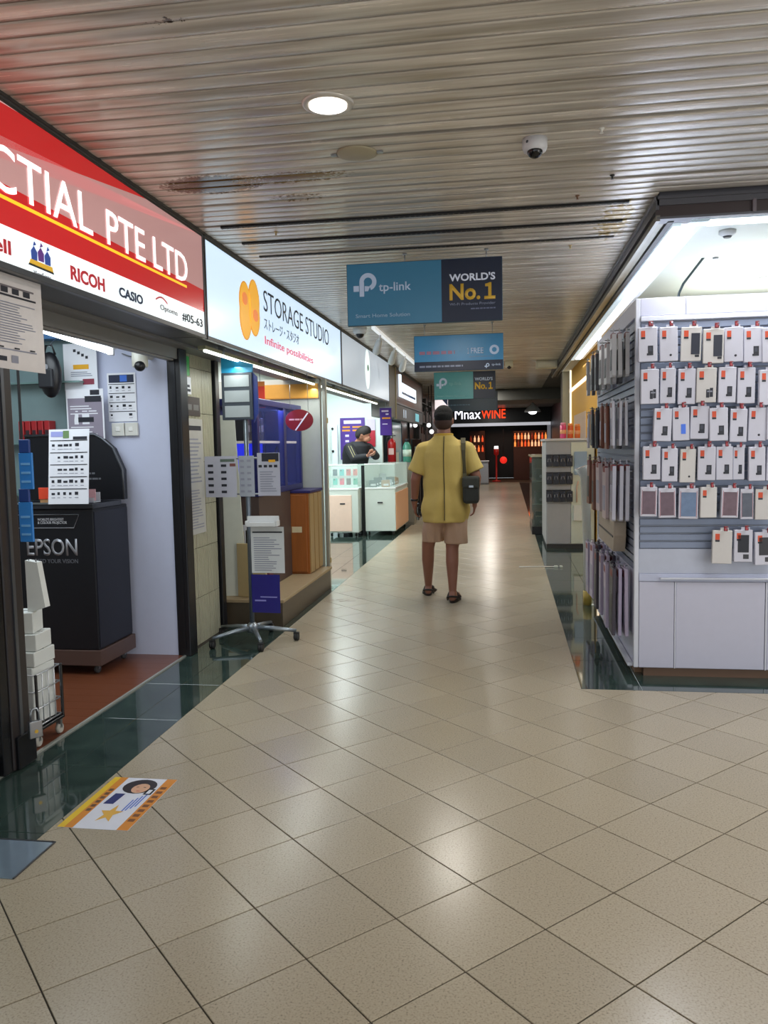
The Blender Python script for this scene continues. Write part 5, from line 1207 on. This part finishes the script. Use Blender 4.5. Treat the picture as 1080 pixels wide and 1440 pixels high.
# ================================================================ END SHOP
EY = 29.0
def ez(px, py, y=EY): return AY(px, py, y)
a, c = ez(600, 598), ez(773, 598)
zt_ = ez(700, 597).z
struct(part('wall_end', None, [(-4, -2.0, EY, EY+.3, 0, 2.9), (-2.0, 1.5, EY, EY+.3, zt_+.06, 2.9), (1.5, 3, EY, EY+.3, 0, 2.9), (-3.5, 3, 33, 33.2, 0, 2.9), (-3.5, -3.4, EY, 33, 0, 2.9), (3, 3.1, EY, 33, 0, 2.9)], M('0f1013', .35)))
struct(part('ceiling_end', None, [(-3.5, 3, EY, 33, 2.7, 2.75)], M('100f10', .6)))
t = thing('shop_portal', 'white lit portal frame of the dark shop at the corridor end', 'portal', (-2.0, EY-.05, 0))
part('lintel', t, [(0, 3.5, 0, .05, zt_-.05, zt_+.06)], M('c9cbd4', .4, emit=.5, var=0), .005); part('upright', t, [(3.38, 3.5, 0, .05, 0, zt_-.05)], M('9fa1ac', .4, emit=.2, var=0), .005)
t = thing('end_shop_sign', 'white and orange-red lit lettering over the dark end shop', 'sign', (0, EY-.06, 0))
zl = ez(680, 589).z; zh = ez(680, 577).z
part('fascia', t, [(-2.0, 1.5, .0, .05, zt_+.07, 2.6)], M('14181d', .35))
text('Mnax', ez(640, 589).x, ez(676, 589).x, zl, zh+.05, M('f4f4ff', .3, emit=1.4, var=0), t, -.005, bold=.0, thick=.03, label='white lit lettering'); text('WINE', ez(677, 589).x, ez(711, 589).x, zl, zh+.02, M('f0401c', .3, emit=1.2, var=0), t, -.005, bold=.01, thick=.03, label='orange-red lit lettering')
for i, (x0, x1, nm) in enumerate((((660, 608), (682, 635), 'small orange lit display of bottles behind the man in end shop'), ((722, 608), (770, 627), 'wide orange lit display of bottles at right in end shop'))):
    a, c = AY(*x0, 31.2), AY(*x1, 31.2)
    t = thing('bottle_display', nm, 'display', (a.x, 31.2, 0)); w = c.x-a.x
    part('back_board', t, [(0, w, .1, .14, 0.0, a.z+.05)], M('3a1f16', .5)); part('shelf', t, [(0, w, -.12, .1, c.z-.03, c.z)], WOOD); part('lower_cabinet', t, [(0, w, -.1, .1, 0, c.z-.04)], M('4f2c1c', .4, var=.2, scale=3), .004)
    b = B(); rr = random.Random(i); n = int(w/.12)
    for r_ in range(2):
        for q in range(n):
            x = .06+q*w/n; z_ = c.z+r_*(a.z-c.z)/2; cc = rr.choice(['ff7a3a', 'ff9a4a', 'e0502a', 'ffc090', '6a1f10'])
            b.lathe([(.035, 0), (.035, .14), (.012, .19), (.012, .24)], M(cc, .3, emit=.8, var=0), (x, -.02, z_), 8)
    tag(b.build('bottles', t), kind='stuff')
t = thing('counter', 'small white counter inside the entrance of the end shop', 'counter', (ez(684, 670, 27.6).x-.15, 27.6, 0)); part('front_panel', t, [(-.25, .22, 0, .03, .05, .78)], M('b9bcc8', .4), .01); part('body', t, [(-.25, .22, .03, .6, .0, .76)], M('9a9ca6', .4)); part('top', t, [(-.27, .24, -.02, .62, .78, .81)], WHITE, .004)
t = thing('red_lantern', 'round red lantern glowing in the middle of the end shop', 'lantern', AY(708, 647, 30)); b = B(); b.ell((0, 0, 0), (.13, .13, .13), M('e02a20', .4, emit=.8, var=0)); b.build('globe', t); b = B(); b.tube([(0, 0, .13), (0, 0, 2.7-t.location.z)], .01, BLACK, 6); b.build('cord', t)
t = thing('red_standing_lamp', 'slim red standing lamp with white top in the end shop', 'lamp', (AY(698, 650, 29.8).x, 29.8, 0)); b = B(); b.lathe([(.16, 0), (.16, .03), (.03, .05), (.03, .95), (.09, 1.0), (.09, 1.2)], M('a01c18', .4, emit=.15, var=0), (0, 0, 0), 16); b.build('pole', t); b = B(); b.lathe([(.08, 1.2), (.07, 1.3)], M('ffffff', .3, emit=1.5, var=0), (0, 0, 0), 14); b.build('bulb', t)
# dome shop lamp at far ceiling
p = AY(749, 578, 20)
t = thing('pendant_lamp', 'white domed pendant lamp hanging at the far right of the corridor', 'lamp', (p.x, 20, p.z)); b = B(); b.lathe([(.20, -.02), (.19, .02), (.12, .10), (.05, .15), (.03, .2)], M('e0e4ec', .35), (0, 0, 0), 24); b.build('shade', t); b = B(); b.ell((0, 0, -.02), (.1, .1, .06), M('ffffff', .3, emit=4, var=0)); b.build('bulb', t)
b = B(); b.tube([(0, 0, .2), (0, 0, 2.40-p.z)], .008, STEEL, 6); b.build('cord', t)
struct(part('trim_12', None, [(-.42, -.40, 21.6, 21.62, 2.0, 2.64)], M('3a3a38', .6))) if False else None

# ================================================================ FLOOR STICKER, PLATE
p00, p10, p11, p01 = AZ(80, 1163), AZ(180, 1168), AZ(243, 1102), AZ(160, 1093)
t = thing('floor_sticker', 'white and orange advert sticker on the tiles beside the green marble', 'sticker', (p00.x, p00.y, 0.0))
w = p10.x-p00.x; h = p01.y-p00.y
b = B(); 
def fq(pts, m, z): 
    b.poly([(x*w, y*h, z) for x, y in pts], m)
ow = M('dfe2ee', .35); orr = M('d88a2a', .4); oy = M('e6c02a', .4)
b.box(0, w, 0, h, .0002, .0012, ow); b.build('sheet', t)
b = B()
fq([(.0, 0), (.22, 0), (.22, 1), (.0, 1)], orr, .0016); fq([(0, 0), (.10, 0), (.10, 1), (0, 1)], oy, .0019); fq([(.84, 0), (1, 0), (1, 1), (.84, 1)], orr, .0016)
fq([(.27, .45), (.42, .45), (.44, .66), (.29, .66)], M('27306e', .4), .0016)
hair = M('2a2024', .4); face = M('d8a888', .4)
fq([(.30+.24+.25*math.cos(a), .82+.15*math.sin(a)) for a in [i*math.pi/10 for i in range(20)]], hair, .0018)
fq([(.58+.13*math.cos(a), .78+.10*math.sin(a)) for a in [i*math.pi/8 for i in range(16)]], face, .0021)
fq([(.50, .795), (.54, .80), (.54, .81), (.50, .805)], hair, .0024); fq([(.61, .80), (.65, .795), (.65, .805), (.61, .81)], hair, .0024); fq([(.55, .73), (.61, .73), (.60, .72), (.56, .72)], RED, .0024)
st_ = [(.52+(.17 if i % 2 == 0 else .07)*math.cos(math.pi/2+i*math.pi/5), .27+(.17 if i % 2 == 0 else .07)*math.sin(math.pi/2+i*math.pi/5)) for i in range(10)]
c0 = (.52, .27)
for i in range(10): fq([c0, st_[i], st_[(i+1) % 10]], M('e2b04a', .4), .0019)
for k in range(4): fq([(.64+k*.04, .3+k*.04), (.66+k*.04, .3+k*.04), (.66+k*.04, .55+k*.04), (.64+k*.04, .55+k*.04)], BLUEP, .0018)
fq([(.70, .66), (.82, .66), (.82, .78), (.70, .78)], INK, .0018); fq([(.73, .68), (.79, .68), (.79, .76), (.73, .76)], ow, .002)
b.build('print', t, recalc=False)
b = B()
for k in range(8): b.poly([(w*.87, h*(.15+.09*k), .0019), (w*.96, h*(.15+.09*k), .0019), (w*.96, h*(.2+.09*k), .0019), (w*.87, h*(.2+.09*k), .0019)], M('7a4a20', .4))
for k in range(6): b.poly([(w*.13, h*(.3+.08*k), .0019), (w*.2, h*(.3+.08*k), .0019), (w*.2, h*(.35+.08*k), .0019), (w*.13, h*(.35+.08*k), .0019)], M('6a4a30', .4))
b.build('small_print', t, recalc=False)
q0, q1, q2 = AZ(0, 1183), AZ(75, 1186), AZ(20, 1237)
t = thing('floor_plate', 'shiny steel floor plate at the left edge in front of the marble', 'plate', (q1.x-.35, q2.y, 0))
part('plate', t, [(0, .35, 0, q1.y-q2.y, .0002, .0035)], M('9fb4c8', .12, .6), .001); part('border', t, [(-.0, .356, q1.y-q2.y, q1.y-q2.y+.008, .0002, .005), (.35, .356, 0, q1.y-q2.y, .0002, .005)], M('2a2c30', .4), .001)
p = AZ(480, 845)
t = thing('floor_mark', 'faint brown scuffed marks on the tiles left of the walking man', 'mark', (p.x, p.y, 0)); b = B(); rr = random.Random(2)
for i in range(9):
    x, y = rr.uniform(-.16, .16), rr.uniform(-.08, .08); b.box(x, x+rr.uniform(.03, .09), y, y+.008, .0002, .001, M('7a5a4c', .6), 0, Matrix.Rotation(.3, 4, 'Z'))
b.build('scuffs', t)

# ================================================================ PEOPLE
def fuse(b, name, vox, m, parent=None, smooth=6, mats=None):
    """one continuous skin: the overlapping limbs are remeshed into a single surface"""
    bmesh.ops.recalc_face_normals(b.bm, faces=b.bm.faces)
    me = bpy.data.meshes.new(name); b.bm.to_mesh(me); b.bm.free()
    o = bpy.data.objects.new(name, me); COL.objects.link(o)
    r = o.modifiers.new('r', 'REMESH'); r.mode = 'VOXEL'; r.voxel_size = vox; r.use_smooth_shade = True
    s = o.modifiers.new('s', 'SMOOTH'); s.iterations = smooth; s.factor = .5
    dg = bpy.context.evaluated_depsgraph_get(); me2 = bpy.data.meshes.new_from_object(o.evaluated_get(dg)); me2.name = name
    o.modifiers.clear(); o.data = me2; bpy.data.meshes.remove(me)
    me2.materials.clear(); me2.materials.append(m)
    for p in me2.polygons: p.material_index = 0; p.use_smooth = True
    if parent: o.parent = parent
    return o
def limb(b, pts, rs, n=14):
    for (p, q), (r0, r1) in zip(zip(pts, pts[1:]), zip(rs, rs[1:])): b.cap_seg(p, q, r0, r1, SKIN, n)
def loft(b, rings, m, n=28):
    """rings: (center, rx, ry)"""
    vs = []
    for c, rx, ry in rings: vs.append([b.bm.verts.new((c[0]+rx*math.cos(2*math.pi*k/n), c[1]+ry*math.sin(2*math.pi*k/n), c[2])) for k in range(n)])
    fs = []
    for a, c in zip(vs, vs[1:]):
        for k in range(n): fs.append(b.bm.faces.new((a[k], a[(k+1) % n], c[(k+1) % n], c[k])))
    fs.append(b.bm.faces.new(vs[0][::-1])); fs.append(b.bm.faces.new(vs[-1])); b._mark(fs, m, True)
def hand(b, wrist, d, palm_n, side, curl=.5, s=1.0):
    """palm and five fingers; d = direction of the hand, palm_n = normal out of the palm, side = +1/-1 thumb side"""
    d = Vector(d).normalized(); n_ = Vector(palm_n); n_ = (n_-d*n_.dot(d)).normalized(); x = d.cross(n_)*side
    w = Vector(wrist)
    b.cap_seg(w, w+d*.05*s, .026*s, .022*s, SKIN, 10)
    for k in (-1, -.33, .33, 1): b.cap_seg(w+d*.02*s+x*.012*k*s, w+d*.085*s+x*.028*k*s, .013*s, .0115*s, SKIN, 8)
    for k, L in ((-1, .055), (-.33, .07), (.33, .078), (1, .068)):
        p = w+d*.085*s+x*.028*k*s; c = curl
        for seg, f in enumerate((.45, .32, .23)):
            dd = (d*math.cos(c*(seg+.6)) + n_*math.sin(c*(seg+.6))).normalized(); q = p+dd*L*f*s
            b.cap_seg(p, q, (.0098-.0009*seg)*s, (.0093-.0012*seg)*s, SKIN, 8); p = q
    p = w+d*.025*s+x*.024*s; q = p+(d*.55+x*.7+n_*.35).normalized()*.042*s; r = q+(d*.85+x*.2+n_*.4).normalized()*.03*s
    b.cap_seg(p, q, .014*s, .011*s, SKIN, 8); b.cap_seg(q, r, .0105*s, .0085*s, SKIN, 8)
# ---- the walking man (his own frame: x right, y forward, origin between his feet)
OX, OYm = -.545, 7.02
man = thing('person', 'man seen from behind walking away in yellow shirt, beige shorts and sandals', 'person', (OX, OYm, 0))
def mx(px, y=OYm): return AY(px, 700, y).x-OX
Lf = AZ(603, 836); Rf = AZ(637, 846)
lfx, lfy = Lf.x-OX, Lf.y-OYm; rfx, rfy = Rf.x-OX, Rf.y-OYm
b = B()
HX = mx(625)
b.ell((HX, .035, 1.585), (.076, .094, .108), SKIN); b.ell((HX, .07, 1.53), (.056, .065, .06), SKIN); b.ell((HX, -.015, 1.595), (.074, .075, .085), SKIN)
b.cap_seg((HX+.004, .0, 1.40), (HX, .015, 1.54), .062, .056, SKIN)
for s in (-1, 1): b.ell((HX+s*.077, .03, 1.575), (.012, .024, .034), SKIN, u=10, v=8); b.ell((HX+s*.082, .018, 1.58), (.006, .014, .022), SKIN, u=8, v=6)
b.ell((HX, .135, 1.575), (.014, .022, .022), SKIN); b.ell((HX, .118, 1.525), (.028, .012, .010), SKIN); b.ell((HX, .115, 1.49), (.026, .025, .022), SKIN)
for s in (-1, 1): b.ell((HX+s*.032, .118, 1.60), (.017, .014, .012), SKIN, u=8, v=6)
loft(b, [((.0, .0, .86), .165, .115), ((.0, .01, .95), .17, .12), ((.005, .01, 1.1), .17, .115), ((.005, .0, 1.25), .185, .12), ((.005, .0, 1.36), .18, .105), ((HX, .0, 1.42), .10, .07)], SKIN)
SL_, SR_ = Vector((-.185, 0, 1.322)), Vector((.195, 0, 1.322))
EL, ER = Vector((mx(588)-.02, .0, 1.075)), Vector((mx(668)+.012, -.01, 1.08))
WLh, WRh = Vector((mx(582)-.005, .08, .86)), Vector((mx(667), .09, .87))
limb(b, [SL_, EL, WLh], [.058, .044, .029]); limb(b, [SR_, ER, WRh], [.058, .045, .029])
hand(b, WLh, (0.05, .25, -1), (1, .1, 0), -1, .42); hand(b, WRh, (-.05, .3, -1), (-1, .1, 0), 1, .42)
Lk, Rk = Vector((lfx*.9+.0, .06, .47)), Vector((rfx*.75+.01, -.02, .47))
Lh, Rh = Vector((-.09, .0, .86)), Vector((.095, 0, .86))
for hpt, kn, fx, fy in ((Lh, Lk, lfx, lfy), (Rh, Rk, rfx, rfy)):
    an = Vector((fx, fy-.02, .085))
    limb(b, [hpt, kn], [.088, .058]); mid = kn.lerp(an, .32)+Vector((0, -.018, 0))
    limb(b, [kn, mid, an], [.056, .056, .032])
    hl = Vector((fx, fy-.055, .045)); to = Vector((fx+(.03 if fx > 0 else -.03), fy+.165, .034))
    b.cap_seg(an, hl, .033, .032, SKIN, 12); b.cap_seg(hl, to, .030, .026, SKIN, 12); b.cap_seg(an+Vector((0, .02, -.01)), to-Vector((0, .04, 0)), .032, .022, SKIN, 12)
    for k, (L, r_) in enumerate(((.045, .014), (.04, .0105), (.034, .010), (.028, .0095), (.02, .009))):
        s = 1 if fx < 0 else -1; p = to+Vector((s*(.026-.0135*k), -.01-.004*k, -.008)); b.cap_seg(p, p+Vector((0, L, -.004)), r_, r_*.85, SKIN, 8)
body = fuse(b, 'body', .0062, M('8c5d4a', .5, var=.06, scale=9), man, 5)
# hair
b = B(); b.ell((HX, .022, 1.622), (.084, .104, .092), SKIN, u=24, v=16)
b.ell((HX, -.012, 1.605), (.080, .086, .070), SKIN, u=20, v=12)
hair = fuse(b, 'hair', .006, M('0d0b09', .95, var=.3, scale=80, bump=.5), man, 3)
for v in hair.data.vertices:   # hairline kept above the face and ears
    if v.co.y > .05 and v.co.z < 1.625: v.co.y = .05+(v.co.y-.05)*.3; v.co.x = HX+(v.co.x-HX)*.85
    if v.co.z < 1.565: v.co.x = HX+(v.co.x-HX)*.9
nb = B(); nb.ell((HX, -.018, 1.555), (.0775, .0775, .062), SKIN, u=20, v=12); nb = nb.build('nape_stubble', man); nb.data.materials.clear(); nb.data.materials.append(M('3f2b22', .9, var=.3, scale=120))
# shirt
SH = M('c2a85c', .8, var=.10, scale=7, bump=.7)
b = B()
loft(b, [((.0, .0, .695), .196, .15), ((.0, .0, .72), .204, .158), ((.0, .0, .78), .208, .160), ((.0, .01, .86), .205, .158), ((.002, .01, .98), .200, .146), ((.004, .005, 1.1), .198, .14), ((.004, .0, 1.22), .205, .142), ((.004, -.004, 1.30), .205, .134), ((.004, -.004, 1.36), .178, .115), ((HX, .0, 1.40), .135, .098), ((HX, .0, 1.435), .095, .08), ((HX, .004, 1.46), .075, .072)], SH, 36)
for s0, e, s in ((SL_, EL, -1), (SR_, ER, 1)):
    dd = (e-s0); end = s0+dd*.78
    b.cap_seg(s0+Vector((-s*.08, 0, .015)), s0, .074, .073, SH, 18)
    n_ = 18; t_ = dd.normalized(); pts = [s0, s0.lerp(end, .5), end+Vector((s*.012, 0, 0))]
    b.tube(pts, [.072, .076, .080], SH, 20)
shirt = fuse(b, 'shirt', .0075, SH, man, 5)
for v in shirt.data.vertices:   # folds and drape
    c = v.co; a = math.atan2(c.y, c.x)
    k = max(0, min(1, (1.25-c.z)/.4)) if abs(c.x) < .23 else 0
    amp = .008*k*math.sin(7*a+6*c.z*(1 if c.x > 0 else -1)+1.3) + .007*k*math.sin(30*c.z+(14 if c.x > 0 else -9)*c.x)
    c.x += amp*math.cos(a); c.y += amp*math.sin(a)-.0
b = B()
def back_y(x, z, grow=.004):
    best = None
    best = min((v.co.y for v in shirt.data.vertices if abs(v.co.x-x) < .014 and abs(v.co.z-z) < .014), default=-.13)
    return best-grow
xs_ = [(mx(627)*.6+.0, z/100) for z in range(72, 145, 4)]
b.tube([(x+.002*math.sin(z*9), back_y(x, z, .001), z) for x, z in xs_], .0045, M('4f4526', .8), 6); b.build('back_seam', man)
b = B(); b.tube([(HX+.074*math.cos(2*math.pi*k/20), .006+.07*math.sin(2*math.pi*k/20), 1.455) for k in range(20)], .012, M('c39c34', .7), 8, closed=True); b.build('collar', man)
# shorts
SHO = M('b3937a', .8, var=.08, scale=8, bump=.2)
b = B()
loft(b, [((.0, .0, .72), .18, .125), ((.0, .0, .80), .178, .125), ((.0, .005, .90), .165, .115)], SHO)
lhx, rhx = (mx(593)+mx(621))/2, (mx(624)+mx(657))/2
loft(b, [((lhx-.0, .04, .515), .094, .088), ((lhx+.005, .03, .6), .097, .095), ((-.09, .01, .72), .100, .108), ((-.085, .0, .82), .09, .105)], SHO)
loft(b, [((rhx, -.02, .505), .103, .09), ((rhx, -.01, .6), .104, .098), ((.09, .0, .72), .102, .108), ((.085, .0, .82), .09, .105)], SHO)
sh = fuse(b, 'shorts', .0075, SHO, man, 4)
for v in sh.data.vertices:
    c = v.co; cx_ = lhx if c.x < 0 else rhx; a = math.atan2(c.y, c.x-cx_); k = max(0, min(1, (.74-c.z)/.2)); c.x += .005*k*math.cos(a)*math.sin(7*a+8*c.z); c.y += .005*k*math.sin(a)*math.sin(7*a+8*c.z)
part('side_tear', man, [(.205, .212, -.05, -.03, .50, .58)], M('5a4640', .8), .002) if False else None
# sandals
for fx, fy, sd in ((lfx, lfy, -1), (rfx, rfy, 1)):
    b = B(); n = 20; pts = []
    for k in range(n):
        a = 2*math.pi*k/n; L = .14 if math.sin(a) > 0 else .125; wd = .05 if math.sin(a) > 0 else .04
        pts.append((fx+sd*.014+wd*math.cos(a)+.016*sd*math.sin(a), fy+.045+L*math.sin(a)))
    lo = [b.bm.verts.new((x, y, .001)) for x, y in pts]; hi = [b.bm.verts.new((x, y, .02)) for x, y in pts]
    fs = [b.bm.faces.new(lo[::-1]), b.bm.faces.new(hi)]+[b.bm.faces.new((lo[k], lo[(k+1) % n], hi[(k+1) % n], hi[k])) for k in range(n)]
    b._mark(fs, M('2b211d', .7)); so = b.build('sandal', man)
    b = B()
    b.tube([(fx-.045, fy-.01, .02), (fx-.04, fy-.065, .055), (fx, fy-.093, .062), (fx+.04, fy-.065, .055), (fx+.045, fy-.01, .02)], .009, M('231a18', .6), 8)
    b.tube([(fx-.05, fy+.03, .02), (fx-.035, fy+.05, .065), (fx, fy+.055, .085), (fx+.035, fy+.05, .065), (fx+.05, fy+.03, .02)], .012, M('2f2320', .6), 8)
    b.tube([(fx-.05, fy+.12, .015), (fx+sd*.02, fy+.13, .066), (fx+.06, fy+.12, .015)], .013, M('2f2320', .6), 8); b.build('strap', so)
# watch
b = B(); wp = WLh.lerp(EL, .12); b.lathe([(.034, -.012), (.036, 0), (.034, .012)], BLACK, wp, 16); b.build('wristband', man)
t = thing('phone', 'dark phone held in the left hand of the walking man', 'phone', (OX+WLh.x+.028, OYm+WLh.y+.04, WLh.z-.14), .2); part('body', t, [(-.006, .006, -.035, .035, -.02, .13)], BLACK, .004); part('camera_bump', t, [(.006, .009, -.03, -.005, .085, .12)], GREY, .002)
# shoulder bag
bag = thing('shoulder_bag', 'dark grey shoulder bag with long strap at the right hip of the walking man', 'bag', (OX, OYm, 0))
bx = mx(664)
b = B(); b.box(bx-.075, bx+.065, -.155, -.015, .86, 1.09, M('2c2e2a', .7, var=.1), .03); b.build('bag_body', bag)
b = B(); b.box(bx-.078, bx+.068, -.165, -.02, .99, 1.095, M('34362f', .7), .02); b.build('flap', bag)
xs0 = mx(654)
sp = [(xs0-.01, .04, 1.41), (xs0-.01, -.02, 1.425)]+[(xs0-.006+.012*(1.36-z)/.3, back_y(xs0-.006, z, .007), z) for z in (1.38, 1.32, 1.25, 1.18, 1.12)]+[(bx-.05, -.15, 1.06)]
b = B(); pr_ = None
for k, p in enumerate(sp):
    ww = .017+.004*math.sin(k); a_ = b.bm.verts.new((p[0]-ww, p[1], p[2])); c_ = b.bm.verts.new((p[0]+ww, p[1], p[2])); a2 = b.bm.verts.new((p[0]-ww, p[1]-.005, p[2])); c2_ = b.bm.verts.new((p[0]+ww, p[1]-.005, p[2]))
    if pr_: b._mark([b.bm.faces.new((pr_[0], a_, c_, pr_[1])), b.bm.faces.new((pr_[2], a2, c2_, pr_[3])), b.bm.faces.new((pr_[0], a_, a2, pr_[2])), b.bm.faces.new((pr_[1], c_, c2_, pr_[3]))], M('4a442c', .8))
    pr_ = (a_, c_, a2, c2_)
b.build('strap', bag)
part('buckle', bag, [(bx-.02, bx+.02, -.172, -.164, 1.0, 1.02)], STEEL, .002)
# ---- shopkeeper in black behind the counters
PX2, PY2 = -2.42, 13.15
p2 = thing('person', 'shopkeeper in black jacket with head bowed behind the white glass counters', 'person', (PX2, PY2, 0))
def m2(px, py): q = AY(px, py, PY2); return q.x-PX2, q.z
hx2, hz2 = m2(511, 616); 
b = B(); R2 = Matrix.Rotation(math.radians(58), 3, 'Y')
b.ell((hx2, -.06, hz2), (.088, .078, .112), SKIN, R2); b.ell((hx2+.045, -.06, hz2-.075), (.052, .055, .055), SKIN, R2)
b.ell((hx2+.098, -.06, hz2-.075), (.02, .014, .018), SKIN); b.ell((hx2-.01, -.138, hz2-.005), (.02, .01, .03), SKIN); b.ell((hx2+.075, -.06, hz2-.11), (.02, .026, .012), SKIN)
for s in (-1, 1): b.ell((hx2+.095, -.06+s*.03, hz2-.045), (.014, .014, .01), SKIN)
shz = 1.33
b.cap_seg((hx2-.1, .0, shz+.02), (hx2-.02, -.04, hz2-.04), .06, .052, SKIN)
hipx = -.12
loft(b, [((hipx, .1, .86), .16, .12), ((hipx+.02, .08, 1.0), .16, .12), ((hipx+.05, .04, 1.2), .18, .13), ((hx2-.1, .01, 1.34), .17, .11)], SKIN)
SA, SB = Vector((hx2-.20, -.10, shz-.02)), Vector((hx2+.04, .12, shz-.03))
EA, EB = Vector((hx2-.1, -.26, 1.13)), Vector((hx2+.17, -.02, 1.16))
WA, WB = Vector((hx2+.09, -.34, 1.17)), Vector((hx2+.13, -.22, 1.22))
limb(b, [SA, EA, WA], [.055, .045, .03]); limb(b, [SB, EB, WB], [.055, .045, .03])
hand(b, WA, (1, -.1, .25), (0, .5, 1), 1, .5, .95); hand(b, WB, (.2, -1, .1), (0, .3, 1), -1, .5, .95)
for s in (-1, 1):
    limb(b, [(hipx+s*.09, .1, .86), (hipx+s*.1, .08, .47), (hipx+s*.11, .12, .07)], [.088, .058, .036]); b.cap_seg((hipx+s*.11, .1, .04), (hipx+s*.12, -.06, .035), .036, .03, SKIN)
fuse(b, 'body', .008, M('a4715a', .5, var=.05), p2, 4)
b = B(); b.ell((hx2+.0, -.055, hz2+.035), (.095, .098, .125), SKIN, R2, u=20, v=14); b.ell((hx2-.06, -.055, hz2-.005), (.06, .085, .075), SKIN); fuse(b, 'hair', .01, M('191413', .7, var=.3, scale=60), p2, 2)
b = B()
loft(b, [((hipx, .1, .84), .185, .145), ((hipx+.02, .08, 1.0), .185, .145), ((hipx+.05, .04, 1.2), .205, .155), ((hx2-.1, .01, 1.33), .20, .13), ((hx2-.08, .0, 1.40), .10, .09)], SKIN)
limb(b, [SA, EA, WA.lerp(EA, .12)], [.075, .062, .046]); limb(b, [SB, EB, WB.lerp(EB, .12)], [.075, .062, .046])
jk = fuse(b, 'jacket', .01, M('15161c', .75, var=.2, scale=10, bump=.3), p2, 3)
b = B()
for o_ in (0, .035):
    pts = []
    for f in [i/8 for i in range(9)]:
        p = SA.lerp(EA, f)+Vector((.0+o_, -.078+.012*f, .02)); pts.append(p)
    b.tube(pts, .0035, M('9a9468', .7), 6)
b.build('sleeve_stripe', p2)
b = B()
for s in (-1, 1): limb(b, [(hipx+s*.09, .1, .86), (hipx+s*.1, .08, .47), (hipx+s*.11, .12, .1)], [.105, .085, .07])
fuse(b, 'trousers', .012, M('1d1f26', .8), p2, 3)
for s in (-1, 1): part('shoe', p2, [(hipx+s*.115-.05, hipx+s*.115+.05, -.1, .16, .0, .07)], BLACK, .02)
t = thing('phone', 'small phone held by the shopkeeper in black', 'phone', (PX2+hx2+.17, PY2-.36, 1.18), .5); part('body', t, [(-.03, .03, -.05, .05, .0, .01)], BLACK, .003); part('screen', t, [(-.027, .027, -.046, .046, .01, .0115)], M('8fb0d8', .2, emit=.4, var=0))
p2.scale = (1.15, 1.0, 1.04)
bpy.context.view_layer.update()
